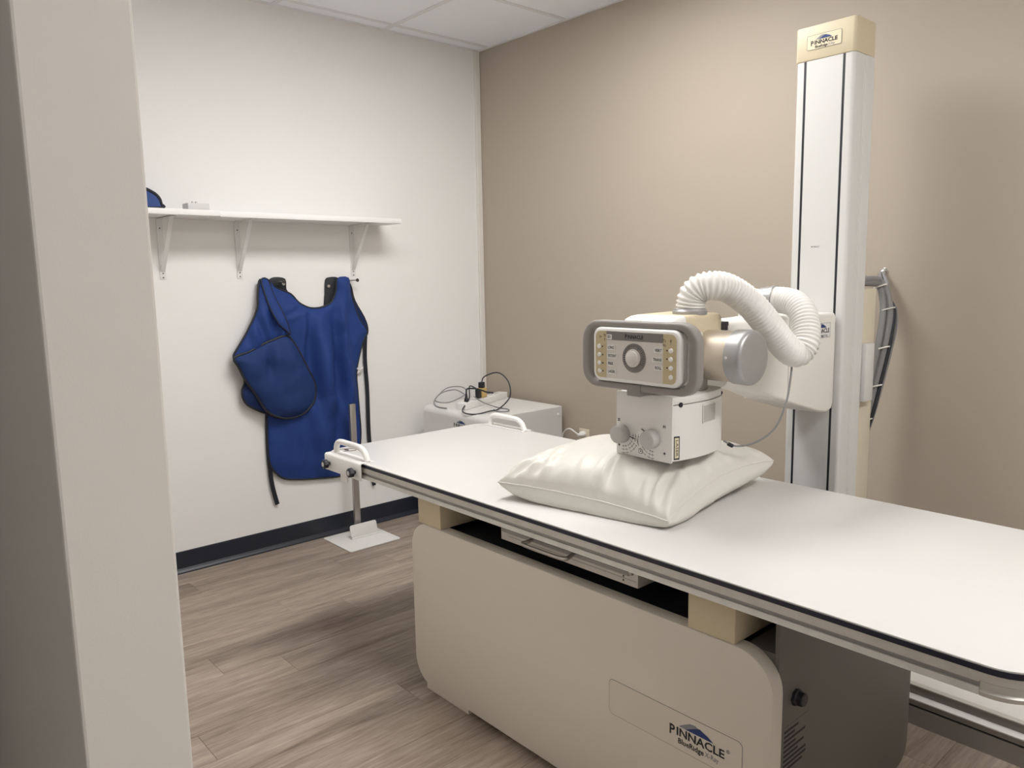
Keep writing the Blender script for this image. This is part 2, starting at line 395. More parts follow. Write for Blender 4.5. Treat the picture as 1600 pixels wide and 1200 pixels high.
for x0, x1 in ((TX0, TX0 + .03), (TX1 - .03, TX1)):
    obj('end_rail', box(B(), x0, x1, TY0 + .075, TY1 - .075, TZ - .0545, TZ - .0135, .003), 'aluminium', T)
# base
BX0, BX1 = 1.572, 2.856; PZ0, PZ1 = .022, .566
def base_panel(y, s, nm):
    c = ((BX0 + BX1) / 2, y, (PZ0 + PZ1) / 2)
    bm = prism(B(), rrect(BX1 - BX0, PZ1 - PZ0, .085, 10), c, X if s < 0 else -X, Z, .042, .004)
    return obj(nm, bm, 'base_paint', T)
FP = base_panel(-1.62, -1, 'front_panel')
obj('base_body', box(B(), BX0 + .022, BX1 - .022, -1.578, -.942, .012, .535, .004), 'body_grey', T)
for xx in (BX0 + .022, BX1 - .012):                            # end plates with a rounded lower rear corner
    ep = [(-1.5775, .012), (-.94, .012)] + [(-.94 + .06 * math.sin(a), .072 - .06 * math.cos(a)) for a in [math.pi / 2 * k / 6 for k in range(1, 7)]] + [(-.88, TZ - .053), (-1.5775, TZ - .053)]
    obj('end_plate', prism(B(), ep, (xx, 0, 0), Y, Z, .0095), 'body_grey', T, smooth=False)
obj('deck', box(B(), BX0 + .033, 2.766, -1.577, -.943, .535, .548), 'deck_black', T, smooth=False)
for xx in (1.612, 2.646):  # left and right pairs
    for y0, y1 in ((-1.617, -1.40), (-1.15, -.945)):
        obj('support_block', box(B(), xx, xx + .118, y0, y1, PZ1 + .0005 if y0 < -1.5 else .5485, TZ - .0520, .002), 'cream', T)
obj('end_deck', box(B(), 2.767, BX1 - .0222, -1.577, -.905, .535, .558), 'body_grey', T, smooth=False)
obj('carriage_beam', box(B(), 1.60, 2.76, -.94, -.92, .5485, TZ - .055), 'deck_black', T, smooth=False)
obj('foot', box(B(), 1.62, 1.84, -1.612, -1.58, .0, .024, .002), 'base_paint', T)
obj('foot', box(B(), 2.56, 2.80, -1.612, -1.58, .0, .024, .002), 'base_paint', T)
# nameplate on the front panel
npz = [.268, .357]; nx = [2.421, 2.79]
npt = obj('nameplate', prism(B(), rrect(nx[1] - nx[0], npz[1] - npz[0], .012), ((nx[0] + nx[1]) / 2, -1.6208, .3125), X, Z, .0008), 'base_paint', T)
ring_prism_bm = ring_prism(B(), rrect(nx[1] - nx[0] + .0022, npz[1] - npz[0] + .0022, .013), rrect(nx[1] - nx[0], npz[1] - npz[0], .012), ((nx[0] + nx[1]) / 2, -1.6205, .3125), X, Z, .0005)
obj('border', ring_prism_bm, 'ink_grey', npt, smooth=False)
logo((2.676, -1.621, .310), X, Z, .145, npt)
text('lettering', '®', (2.757, -1.621, .322), X, Z, .012, 'ink_grey', npt)
# black knob and rating plate on the shaded end of the base
kb = B(); lathe(kb, (BX1 - .012, -1.505, .44), X, [(0, .019), (.006, .019), (.009, .016), (.02, .0155), (.022, .013)], 8); obj('socket_knob', kb, 'plastic_black', T)
rp = obj('rating_plate', box(B(), BX1 - .012, BX1 - .0112, -1.56, -1.44, .27, .385), 'body_grey', T, smooth=False)
for k in range(9):
    obj('print_line', box(B(), BX1 - .0113, BX1 - .0108, -1.55, -1.55 + [.06, .045, .09, .05, .085, .06, .095, .095, .08][k], .372 - k * .011, .377 - k * .011), 'ink', rp, smooth=False)

# cassette tray that slides under the top
ct = thing('cassette_tray', (2.245, -1.4, .60), 'grey metal cassette tray drawer with a bail handle under the table edge', 'drawer')
TYF = -1.60
obj('tray_body', box(B(), 1.998, 2.492, TYF, -1.13, .602, .643, .0015), 'aluminium', ct)
obj('slide_bar', box(B(), 2.008, 2.468, TYF - .007, TYF + .001, .628, .642, .001), 'aluminium_dark', ct)
obj('slide_bar', box(B(), 2.008, 2.468, TYF - .0085, TYF - .0065, .6395, .6435), 'plastic_black', ct, smooth=False)
obj('seam', box(B(), 2.03, 2.487, TYF - .0004, TYF + .001, .6168, .6178), 'ink_grey', ct, smooth=False)
hp = [(2.135, TYF - .004, .637), (2.132, TYF - .022, .632), (2.125, TYF - .034, .629), (2.14, TYF - .038, .628), (2.20, TYF - .039, .628), (2.26, TYF - .038, .628), (2.285, TYF - .034, .629), (2.288, TYF - .02, .632), (2.288, TYF - .004, .637)]
obj('handle', tube(B(), catmull(hp, 5), .0055, 10), 'steel', ct)
for zz in (.622, .612): obj('rivet', cyl(B(), (2.448, TYF + .001, zz), -Y, .0025, .002, n=10), 'screw_dark', ct)
obj('latch', box(B(), 2.468, 2.478, TYF - .007, TYF + .001, .632, .644, .001), 'steel', ct)

# hand grips clamped to the table
def hand_grip(sy, yedge, label):
    x0, x1 = 1.115, 1.362; t = thing('hand_grip', ((x0 + x1) / 2, yedge, TZ), label, 'handle', 'hand grips clamped to the table rails')
    # bent steel plate: lies on the top and folds down over the rail
    prof = [(-.040, .0015), (.012, .0015), (.0175, -.004), (.0175, -.058), (.0135, -.058), (.0135, -.0035), (.010, -.0003), (-.040, -.0003)]
    bm = B(); V = []
    for x in (x0, x1):
        V.append([bm.verts.new((x, yedge + sy * a - sy * .010 + sy * .008, TZ + .0008 + b)) for a, b in prof])
    n = len(prof)
    for k in range(n): bm.faces.new((V[0][k], V[0][(k + 1) % n], V[1][(k + 1) % n], V[1][k]))
    bm.faces.new(V[0]); bm.faces.new(V[1][::-1])
    es = [e for e in bm.edges if abs(e.verts[0].co.x - e.verts[1].co.x) < 1e-5 and e.calc_length() > .03]
    obj('clamp_plate', bm, 'plastic_white', t, angle=60)
    obj('clamp_lug', box(B(), x0 + .10, x1 - .10, yedge + sy * .009 - .002, yedge + sy * .009 + .002, TZ - .082, TZ - .05, .001), 'plastic_white', t)
    yb = yedge - sy * .022
    hp = [(x0 + .022, yb, TZ + .001), (x0 + .023, yb, TZ + .02), (x0 + .032, yb, TZ + .036), (x0 + .055, yb, TZ + .044), (x0 + .10, yb, TZ + .0445), (x1 - .10, yb, TZ + .0445), (x1 - .055, yb, TZ + .042), (x1 - .028, yb, TZ + .028), (x1 - .016, yb, TZ + .008), (x1 - .013, yb, TZ + .001)]
    obj('grip_bar', tube(B(), catmull(hp, 6), .0105, 14), 'plastic_white', t)
    for xx in (x0 + .035, x1 - .035):
        bm = B(); yk = yedge + sy * .0155
        lathe(bm, (xx, yk, TZ - .031), (0, sy, 0), [(0, .006), (.008, .006), (.009, .011), (.011, .0165), (.024, .0165), (.027, .013)], 24)
        for v in bm.verts:                                    # fluted star knob
            d = Vector((v.co.x - xx, 0, v.co.z - TZ + .031))
            if d.length > .0155: a = math.atan2(d.z, d.x); f = 1 - .10 * (0.5 - 0.5 * math.cos(7 * a)); v.co.x = xx + d.x * f; v.co.z = TZ - .031 + d.z * f
        kn = obj('knob', bm, 'plastic_black', t)
        obj('knob_cap', cyl(B(), (xx, yk + sy * .0265, TZ - .031), (0, sy, 0), .008, .0015, .0005, 16), 'plastic_grey', kn)
    return t
hand_grip(-1, TY0, 'white tubular hand grip with two black knobs clamped at the near table corner')
hand_grip(1, TY1, 'white tubular hand grip clamped to the far table edge before the generator')
# round sticker on the table corner
st = obj('sticker', ring_prism(B(), [(.040 * math.cos(a), .026 * math.sin(a)) for a in [2 * math.pi * k / 40 for k in range(40)]], [(.031 * math.cos(a), .018 * math.sin(a)) for a in [2 * math.pi * k / 40 for k in range(40)]], (1.128, -1.592, TZ + .0004), X * .5 + Y * .866, -X * .866 + Y * .5, .0003), 'ink_brown', T, smooth=False)
flatpoly('sticker_emblem', [(-.012, -.006), (.002, -.009), (.013, -.003), (.006, .006), (-.004, .008), (-.014, .003)], (1.128, -1.592, TZ), X, Y, 'ink', st)

# ------------------------------------------------------------------ pillow
def make_pillow():
    FL, FR, BR, BL = Vector((1.995, -1.605, .768)), Vector((2.500, -1.497, .746)), Vector((2.445, -.918, .787)), Vector((1.885, -1.075, .748))
    N = 96
    def base(u, v):
        a, b = (u + 1) / 2, (v + 1) / 2
        ub = u * (1 - .055 * (1 - v * v)) if True else u
        vb = v * (1 - .050 * (1 - u * u))
        a, b = (ub + 1) / 2, (vb + 1) / 2
        q = FL * (1 - a) * (1 - b) + FR * a * (1 - b) + BR * a * b + BL * (1 - a) * b
        q.z += .030 * (1 - v * v) * max(0, u) ** 3 + .006 * (1 - u * u) * max(0, -v) ** 3
        return q
    def prof(u, v):
        e = max(0.0, (1 - abs(u) ** 2.6)) * max(0.0, (1 - abs(v) ** 2.6)); return e ** .42
    bm = B(); top, bot = {}, {}
    for i in range(N + 1):
        for j in range(N + 1):
            u, v = -1 + 2 * i / N, -1 + 2 * j / N
            u, v = math.sin(u * math.pi / 2) * .6 + u * .4, math.sin(v * math.pi / 2) * .6 + v * .4
            p = base(u, v); k = prof(u, v); edge = (i in (0, N) or j in (0, N))
            q = p.copy()
            if not edge:
                hgt = .120 * k * (1 - .12 * max(0, -u)) * (1 - .26 * max(0, v) * (1 - .5 * max(0, u)) - .30 * max(0, v) ** .7 * max(0, -u) ** .7) * (1 - .22 * max(0, u) ** 3 * (1 - v * v))
                # gathers running in from the seams
                df, dl = (v + 1), (u + 1); dr, db = (1 - u), (1 - v)
                n1 = noise.noise(Vector((u * 4.0, 0.3, 1.7))) ; w1 = math.sin(u * 33 + 6 * n1 + v * 9) * (0.5 + n1)
                w2 = math.sin(v * 26 + 3 * noise.noise(Vector((v * 4, 2.2, 0))) + u * 4) * .6
                g = .0125 * w1 * math.exp(-(df / .42) ** 1.5) + .007 * w2 * math.exp(-(dl / .35) ** 1.5) + .005 * w2 * math.exp(-(dr / .35) ** 1.5)
                cr = math.exp(-((df / .5) ** 2 + (dl / .5) ** 2)) * math.sin((u - v) * 30) * .010
                big = .012 * noise.noise(Vector((u * 1.6, v * 1.6, 5.0)))
                q.z += hgt + (g + cr) * min(1, k * 2.2) + big * k
                # pressed down under the collimator
                dx = max(0, abs(q.x - 2.36) - .10); dy = max(0, abs(q.y + 1.30) - .125); d = math.hypot(dx, dy)
                lim = .8672 + .9 * d ** 1.15
                if q.z > lim: q.z = lim
            tv = bm.verts.new(q); top[i, j] = tv
            if edge: bot[i, j] = tv
            else:
                z = p.z - .10 * k
                out = Vector((0, 0, 0))
                if v < 0: out += (base(u, -1) - base(u, 1)).normalized() * .020 * math.exp(-((v + 1) / .18) ** 1) * min(1, k * 2.5)
                if u > 0: out += (base(1, v) - base(-1, v)).normalized() * .034 * math.exp(-((1 - u) / .20) ** 1) * min(1, k * 2.5)
                bot[i, j] = bm.verts.new((p.x + out.x, p.y + out.y, max(.7206, z + .003 * noise.noise(Vector((u * 6, v * 6, 3))))))
    for i in range(N):
        for j in range(N):
            bm.faces.new((top[i, j], top[i + 1, j], top[i + 1, j + 1], top[i, j + 1]))
            bm.faces.new((bot[i, j + 1], bot[i + 1, j + 1], bot[i + 1, j], bot[i, j]))
    bmesh.ops.remove_doubles(bm, verts=bm.verts, dist=1e-6)
    o = obj('pillow', bm, 'pillow', loc=(2.2, -1.27, .72), angle=180)
    tag(o, 'plump cream-white satin pillow lying on the table under the collimator', 'pillow')
    path = []
    for k in range(60): path.append(base(-1 + 2 * k / 60, -1))
    for k in range(60): path.append(base(1, -1 + 2 * k / 60))
    for k in range(60): path.append(base(1 - 2 * k / 60, 1))
    for k in range(60): path.append(base(-1, 1 - 2 * k / 60))
    for p in path: p.z += .0012 * noise.noise(p * 40); 
    obj('seam', tube(B(), path, .0022, 6, closed=True), 'pillow', o)
make_pillow()

# ------------------------------------------------------------------ tube stand: column, arm, tube head, hose
S = thing('xray_tube_stand', (2.345, -.43, .13), 'tall white column carrying an x-ray tube head with control panel and hose', 'x-ray machine')
CX0, CX1, CYF, CYB = 2.248, 2.442, -.50, -.366; CZ0, CZ1 = .131, 2.012
s1, s2, sw = 2.2795, 2.4085, .0085
r_ = .012
plan = []
def arc(cx, cy, a0, a1, n=5): return [(cx + r_ * math.cos(math.radians(a0 + (a1 - a0) * k / n)), cy + r_ * math.sin(math.radians(a0 + (a1 - a0) * k / n))) for k in range(n + 1)]
plan += arc(CX0 + r_, CYF + r_, 180, 270)
for s in (s1, s2):
    plan += [(s - sw / 2, CYF), (s - sw / 2, CYF + .014), (s + sw / 2, CYF + .014), (s + sw / 2, CYF)]
plan += arc(CX1 - r_, CYF + r_, 270, 360)
for yy in (-.43, -.42):
    plan += [(CX1, yy - .0015), (CX1 - .002, yy), (CX1, yy + .0015)]
plan += [(CX1 + .002, -.405), (CX1 + .002, CYB), (CX0, CYB)]
obj('column', prism(B(), plan, (0, 0, CZ1), X, Y, CZ1 - CZ0), 'column_white', S, angle=30)
for s in (s1, s2): obj('slot', box(B(), s - sw / 2 + .0002, s + sw / 2 - .0002, CYF + .0012, CYF + .0138, CZ0 + .002, CZ1 - .001), 'plastic_black', S, smooth=False)
capo = obj('column_cap', prism(B(), rrect(CX1 - CX0 + .006, CYB - CYF + .006, .012), ((CX0 + CX1) / 2, (CYF + CYB) / 2, 2.118), X, Y, 2.118 - CZ1, .004), 'cream', S)
npl = obj('nameplate', prism(B(), rrect(.113, .043, .003), (2.342, CYF - .0042, 2.0655), X, Z, .0012), 'label_cream', S)
obj('border', ring_prism(B(), rrect(.1145, .0445, .0036), rrect(.1125, .0425, .0028), (2.342, CYF - .0044, 2.0655), X, Z, .0004), 'ink_grey', npl, smooth=False)
logo((2.342, CYF - .0043, 2.063), X, Z, .088, npl)
text('lettering', '40" BUCKY', (2.335, CYF, 1.418), X, Z, .0075, 'ink_grey', S, width=.030)
# rear cable duct and side box that ride with the column
obj('cable_duct', box(B(), 2.30, 2.434, -.3655, -.25, .131, 1.276, .003), 'cream_post', S)
obj('side_box', box(B(), 2.4345, 2.459, -.364, -.300, .895, 1.092, .003), 'column_white', S)
# carriage and arm: loft of rounded rectangles along y
def loft(secs, n=5):
    bm = B(); rings = []
    for y, x0, x1, z0, z1, rad in secs:
        rings.append([bm.verts.new(((x0 + x1) / 2 + a, y, (z0 + z1) / 2 + b)) for a, b in rrect(x1 - x0, z1 - z0, rad, n)])
    m = len(rings[0])
    for A, C in zip(rings, rings[1:]):
        for k in range(m): bm.faces.new((A[k], A[(k + 1) % m], C[(k + 1) % m], C[k]))
    bm.faces.new(rings[0]); bm.faces.new(rings[-1][::-1])
    return bm
secs = [(-.505, 2.272, 2.414, .915, 1.180, .010), (-.508, 2.266, 2.418, .900, 1.196, .010), (-.518, 2.264, 2.420, .886, 1.204, .010), (-.545, 2.264, 2.420, .878, 1.206, .010), (-.60, 2.264, 2.420, .886, 1.206, .010), (-.80, 2.264, 2.420, .942, 1.207, .010)]
CAR = obj('carriage', loft(secs), 'arm_white', S, angle=45)
secs = []
for k in range(11):
    t = k / 10; y = -.80 - .20 * t; e = t * t * (3 - 2 * t)
    secs.append((y, 2.268 + .022 * e, 2.416 - .026 * e, .944 + .044 * t + .012 * e, 1.2065, .012 + .012 * e))
secs += [(-1.06, 2.290, 2.390, 1.012, 1.2065, .024), (-1.085, 2.290, 2.390, 1.016, 1.2065, .024), (-1.088, 2.296, 2.384, 1.022, 1.203, .022)]
obj('arm', loft(secs), 'arm_white', S, angle=50)
pl = obj('nameplate', box(B(), 2.4200, 2.4208, -.665, -.548, 1.128, 1.174), 'label_white', CAR, smooth=False)
obj('border', ring_prism(B(), rrect(.118, .047, .001, 1), rrect(.1155, .0445, .001, 1), (2.4211, -.6065, 1.151), Y, Z, .0004), 'ink_lightgrey', CAR, smooth=False)
logo((2.4208, -.606, 1.149), Y, Z, .104, CAR)
obj('swivel_ring', cyl(B(), (2.34, -1.085, 1.120), -Y, .072, .095, .003), 'plastic_black', S)
obj('arm_end_shade', box(B(), 2.296, 2.388, -1.168, -1.08, 1.14, 1.2035, .002), 'plastic_black', S)  # black block stands in for the shadowed hollow at the arm end
# tube housing
TYC, TZC = -1.226, 1.124
bm = lathe(B(), (2.12, TYC, TZC), X, [(0, .055), (.004, .063), (.012, .0665), (.385, .0665), (.395, .0665)], 56)
TH = obj('tube_housing', bm, 'tube_gold', S)
bm = lathe(B(), (2.510, TYC, TZC), X, [(0, .068), (.0008, .0705), (.034, .0713), (.042, .0700), (.047, .066), (.0485, .061), (.049, .03)], 64)
obj('end_cap', bm, 'silver', TH)
bm = lathe(B(), (2.150, TYC, TZC), -X, [(0, .068), (.0008, .0705), (.034, .0713), (.042, .0700), (.047, .066), (.0485, .061)], 64)
obj('end_cap', bm, 'silver', TH)
obj('cap_screw', cyl(B(), (2.522, TYC - .069, TZC + .004), -Y, .004, .003, n=12), 'chrome', TH)
obj('lock_lever', box(B(), 2.47, 2.50, -1.135, -1.09, 1.120, 1.137, .004), 'plastic_black', S)
# cover on top of the tube, cream sides and white front lip
bm = loft([(-1.165, 2.262, 2.418, 1.15, 1.221, .012), (-1.17, 2.258, 2.422, 1.15, 1.231, .012), (-1.19, 2.256, 2.424, 1.15, 1.2335, .012), (-1.33, 2.256, 2.424, 1.15, 1.2315, .012)])
CV = obj('tube_cover', bm, 'cream', S, angle=45)
bm = loft([(-1.33, 2.256, 2.424, 1.15, 1.2315, .012), (-1.355, 2.257, 2.423, 1.15, 1.2295, .012), (-1.375, 2.258, 2.422, 1.15, 1.224, .012), (-1.388, 2.260, 2.420, 1.15, 1.212, .012), (-1.394, 2.262, 2.418, 1.15, 1.195, .012)])
obj('cover_front', bm, 'plastic_white', CV, angle=60)
obj('hose_ring', lathe(B(), (2.378, -1.25, 1.230), Z, [(0, .044), (.003, .0455), (.010, .0455), (.0125, .043), (.016, .041)], 48), 'silver', S)
# housing block behind the control panel
obj('panel_mount', box(B(), 2.30, 2.45, -1.42, -1.29, 1.06, 1.19, .006), 'arm_white', S)

# control panel
PX, PZc, PWd, PHt = 2.375, 1.136, .276, .139; PYF = -1.475
CP = obj('control_panel', prism(B(), rrect(PWd, PHt, .024, 8), (PX, PYF, PZc), X, Z, .030, .007, 3), 'plastic_white', S, angle=60)
obj('panel_back', prism(B(), rrect(PWd + .002, PHt - .004, .030, 8), (PX, PYF + .030, PZc), X, Z, .026, .008, 3), 'plastic_white', CP, angle=60)
FW, FH = .256, .120; fo = (PX, PYF - .0001, PZc)
obj('face', prism(B(), rrect(FW, FH, .016, 6), (PX, PYF - .0004, PZc), X, Z, .0006), 'panel_face', CP, smooth=False)
def sub_outline(x0, x1, z0, z1, rad):                         # piece of the face, rounded only at the face's own corners
    pts = [p for p in rrect(FW, FH, rad, 6)]
    out = [(max(x0, min(x1, a)), max(z0, min(z1, b))) for a, b in pts]; res = []
    for p in out:
        if not res or math.dist(p, res[-1]) > 1e-5: res.append(p)
    if math.dist(res[0], res[-1]) < 1e-5: res.pop()
    return res
yL = PYF - .0008
flatpoly('tan_strip', sub_outline(-FW / 2, -.091, -FH / 2, FH / 2, .016), (PX, PYF - .0004, PZc), X, Z, 'panel_tan', CP)
flatpoly('tan_strip', sub_outline(.089, FW / 2, -FH / 2, FH / 2, .016), (PX, PYF - .0004, PZc), X, Z, 'panel_tan', CP)
flatpoly('header_band', [(-.091, .038), (.089, .038), (.089, FH / 2), (-.091, FH / 2)], (PX, PYF - .0004, PZc), X, Z, 'panel_band', CP)
yT = PYF - .0008
text('lettering', 'P', (PX - .0265, yT, PZc + .0485), X, Z, .0165, 'ink', CP, width=.006, bold=.0003)
text('lettering', 'INNACLE', (PX + .0035, yT, PZc + .0480), X, Z, .0132, 'ink', CP, width=.049, bold=.0003)
for nm, xx, zz, wd, al in [('LONG', 2.300, 1.1545, .026, 1), ('DETENT', 2.3045, 1.1335, .034, 1), ('FREE', 2.299, 1.1135, .023, 1), ('LASER', 2.302, 1.093, .029, 1), ('VERT', 2.4505, 1.1555, .027, 1), ('TRANS', 2.4475, 1.1330, .032, 1), ('ROLL', 2.451, 1.1130, .026, 1), ('SID', 2.294, 1.1815, .017, 1)]:
    tg = obj('label_tag', box(B(), xx - wd / 2 , xx + wd / 2, yT - .0012, yT, zz - .0062, zz + .0062), 'label_white', CP, smooth=False)
    text('lettering', nm, (xx, yT - .0012, zz), X, Z, .0105, 'ink', tg, width=wd - .006, bold=.0001)
for k, (xx, zz) in enumerate([(2.261, 1.156), (2.2615, 1.1345), (2.262, 1.113), (2.2625, 1.0925), (2.488, 1.157), (2.488, 1.1365), (2.4885, 1.1155), (2.4885, 1.0935)]):
    obj('button', cyl(B(), (xx, yT, zz), -Y, .0058, .004, .001, 20), 'label_white', CP)
    if k < 7: obj('symbol', box(B(), xx + (.010 if k < 4 else -.0125) - .0018, xx + (.010 if k < 4 else -.0125) + .0018, yT - .0004, yT + .0002, zz - .0018, zz + .0018), 'ink', CP, smooth=False)
for s, xx, zz, sz in [('(x', 2.264, 1.1815, .010), ('TI', 2.278, 1.184, .010), ('T', 2.278, 1.173, .010), ('Ts', 2.4675, 1.180, .010), ('Vs', 2.4675, 1.169, .010), ('8', 2.4865, 1.180, .010), ('⊥', 2.4865, 1.174, .006)]:
    text('symbol', s, (xx, yT, zz), X, Z, sz, 'ink', CP)
# angle dial
dc = (PX, yT, 1.132)
D = obj('dial', cyl(B(), dc, -Y, .0365, .0012, n=56), 'panel_band', CP)
for k in range(-12, 13):
    a = math.radians(k * 10); long_ = k % 3 == 0
    r0, r1 = (.026 if long_ else .0285), .0335; d = Vector((math.sin(a), 0, math.cos(a))); tn = Vector((math.cos(a), 0, -math.sin(a)))
    bm = B(); c0 = Vector(dc) - Y * .0014
    prism(bm, [(-.0006, r0), (.0006, r0), (.0006, r1), (-.0006, r1)], c0, tn, d, .0003); obj('tick', bm, 'ink', D, smooth=False)
kn = obj('dial_knob', lathe(B(), Vector(dc) - Y * .0012, -Y, [(0, .0215), (.002, .0225), (.006, .0222), (.0065, .0185), (.0095, .018), (.0105, .0165)], 48), 'panel_face', D)
obj('pointer', box(B(), PX - .0008, PX + .0008, dc[1] - .0078, dc[1] - .0065, 1.146, 1.153), 'ink', kn, smooth=False)
# handle frame round the panel
HXc, HZc, HW, HH = 2.3710, 1.1345, .366, .176
fr = ring_prism(B(), rrect(HW, HH, .052, 10), rrect(HW - .052, HH - .036, .032, 10), (HXc, -1.466, HZc), X, Z, .033, .006)
obj('handle_frame', fr, 'handle_grey', S, angle=50)
obj('frame_bracket', box(B(), 2.345, 2.388, -1.469, -1.39, 1.034, 1.064, .003), 'handle_grey', S)

# collimator
KX0, KX1, KZ0, KZ1, KYF = 2.272, 2.449, .8665, 1.034, -1.42
plan = [(KX0, KYF + .004), (KX1, KYF + .004)] + [(KX1 + .022 * math.sin(math.pi * k / 14) ** .8 - .012 * k / 14, KYF + .004 + .235 * k / 14) for k in range(1, 15)] + [(KX1 - .03, KYF + .248), (KX0 + .03, KYF + .248)] + [(KX0 - .022 * math.sin(math.pi * k / 14) ** .8 + .012 * k / 14, KYF + .004 + .235 * k / 14) for k in range(14, 0, -1)]
KB = obj('collimator', prism(B(), plan, (0, 0, 1.012), X, Y, 1.012 - KZ0 - .004, .0), 'collimator', S, angle=40)
plan2 = [((a - 2.3635) * .996 + 2.3635, b) for a, b in plan]
obj('top_cover', prism(B(), plan2, (0, 0, KZ1), X, Y, KZ1 - 1.013, .005), 'collimator', KB, angle=40)
fpl = obj('face_plate', prism(B(), rrect(KX1 - KX0 + .004, KZ1 - KZ0 + .002, .004), ((KX0 + KX1) / 2, KYF, (KZ0 + KZ1) / 2), X, Z, .0045, .0012), 'collimator', KB)
obj('bottom_window', box(B(), KX0 + .02, KX1 - .01, KYF + .03, KYF + .2, KZ0 + .002, KZ0 + .005), 'plastic_black', KB, smooth=False)
for cx_, ang0, hh in ((2.293, -100, 1), (2.392, -100, -1)):
    zc = .922
    # shutter scale: arcs and ticks below the knob
    for r0 in (.034, .043, .052):
        bm = B(); a0, a1 = (-95, 5) if hh > 0 else (185, 275)
        pts = []; n = 14
        for k in range(n + 1):
            a = math.radians(a0 + (a1 - a0) * k / n); pts.append(((r0 + .0004) * math.cos(a), (r0 + .0004) * math.sin(a)))
        for k in range(n, -1, -1):
            a = math.radians(a0 + (a1 - a0) * k / n); pts.append(((r0 - .0004) * math.cos(a), (r0 - .0004) * math.sin(a)))
        for k in range(n):
            q = [pts[k], pts[k + 1], pts[2 * n - k], pts[2 * n + 1 - k]]
            if k % 5 == 4: continue
            prism(bm, q, (cx_, KYF - .0004, zc), X, Z, .0004)
        obj('scale_mark', bm, 'ink', fpl, smooth=False)
        bm = B()
        for k in range(7):
            a = math.radians(a0 + (a1 - a0) * (k + .5) / 7); d = Vector((math.cos(a), math.sin(a))); t = Vector((-d.y, d.x))
            prism(bm, [tuple(d * (r0 - .003) - t * .0003), tuple(d * (r0 - .003) + t * .0003), tuple(d * (r0 + .003) + t * .0003), tuple(d * (r0 + .003) - t * .0003)], (cx_, KYF - .0004, zc), X, Z, .0004)
        obj('scale_mark', bm, 'ink', fpl, smooth=False)
    kb = obj('shutter_knob', lathe(B(), (cx_, KYF, zc), -Y, [(0, .0235), (.006, .0245), (.024, .0235), (.027, .0225), (.0285, .020)], 40), 'knob_grey', KB)
    a = math.radians(-12 if hh > 0 else 150)
    d = Vector((math.cos(a), math.sin(a))); t = Vector((-d.y, d.x))
    obj('pointer', prism(B(), [tuple(d * .022 - t * .0009), tuple(d * .022 + t * .0009), tuple(d * .042 + t * .0009), tuple(d * .042 - t * .0009)][::-1], (cx_, KYF - .0012, zc), X, Z, -.001), 'ink', KB, smooth=False)
text('symbol', 'H', (2.279, KYF, .9575), Z, -X, .011, 'ink', fpl, bold=.0003)
text('symbol', 'H', (2.4275, KYF, .957), X, Z, .011, 'ink', fpl, bold=.0003)
for xx, zz in ((2.280, .889), (2.429, .888)): text('symbol', '+', (xx, KYF, zz), X, Z, .013, 'ink', fpl, bold=.0006)
obj('symbol', ring_prism(B(), rrect(.012, .012, .0005, 1), rrect(.010, .010, .0004, 1), (2.352, KYF - .0003, .883), X, Z, .0003), 'ink', fpl, smooth=False)
obj('symbol', box(B(), 2.3505, 2.3535, KYF - .0004, KYF, .8815, .8845), 'ink', fpl, smooth=False)
# laser warning sticker and light-field window on the curved side
wl = obj('warning_label', prism(B(), [(-.0085, -.030), (.0085, -.030), (.0085, .030), (-.0085, .030)], (KX1 + .0048, KYF + .0165, .904), Y * .93 + X * .37, Z, .001), 'ink', KB, smooth=False)
wi = obj('label_face', prism(B(), [(-.0058, -.026), (.0058, -.026), (.0058, .026), (-.0058, .026)], (KX1 + .0052, KYF + .0164, .904), Y * .93 + X * .37, Z, .001), 'label_cream', KB, smooth=False)
text('lettering', 'LASER', (KX1 + .0053, KYF + .0163, .904), -Z, Y * .93 + X * .37, .010, 'ink', KB, width=.042)
wr = Vector((-.108, 1, 0)).normalized()
lw = obj('light_window', prism(B(), rrect(.062, .044, .002, 2), (KX1 + .0153, -1.28, .980), wr, Z, .002), 'window_glass', KB, smooth=False)
obj('window_bezel', ring_prism(B(), rrect(.066, .048, .002, 2), rrect(.062, .044, .002, 2), (KX1 + .0160, -1.28, .980), wr, Z, .002), 'collimator', KB, smooth=False)
obj('screw', cyl(B(), (KX1 + .006, -1.392, 1.013), X, .0065, .003, n=18), 'plastic_black', KB)
obj('screw', cyl(B(), (KX1 - .009, -1.192, 1.020), X, .0045, .003, n=18), 'plastic_black', KB)
obj('collimator_neck', cyl(B(), (2.36, -1.27, 1.03), Z, .075, .04), 'aluminium_dark', S)

# corrugated hose
hp = [(2.379, -1.25, 1.238), (2.381, -1.25, 1.258), (2.387, -1.249, 1.282), (2.404, -1.24, 1.300), (2.430, -1.22, 1.3055), (2.451, -1.18, 1.296), (2.480, -1.13, 1.259), (2.505, -1.08, 1.202), (2.519, -1.03, 1.150), (2.529, -.99, 1.119), (2.537, -.96, 1.117), (2.543, -.94, 1.144), (2.533, -.92, 1.182), (2.512, -.90, 1.219), (2.478, -.88, 1.245), (2.435, -.862, 1.2545), (2.397, -.855, 1.256)]
cp = catmull(hp, 24)
d = [0]
for a, b in zip(cp, cp[1:]): d.append(d[-1] + (b - a).length)
Lh = d[-1]; nr = 70; per = 6; path = []
def at(s):
    for k in range(len(d) - 1):
        if d[k + 1] >= s: return cp[k].lerp(cp[k + 1], (s - d[k]) / max(1e-9, d[k + 1] - d[k]))
    return cp[-1]
for k in range(nr * per + 1): path.append(at(Lh * k / (nr * per)))
rib = [.0, .5, 1.0, 1.0, .5, .0]
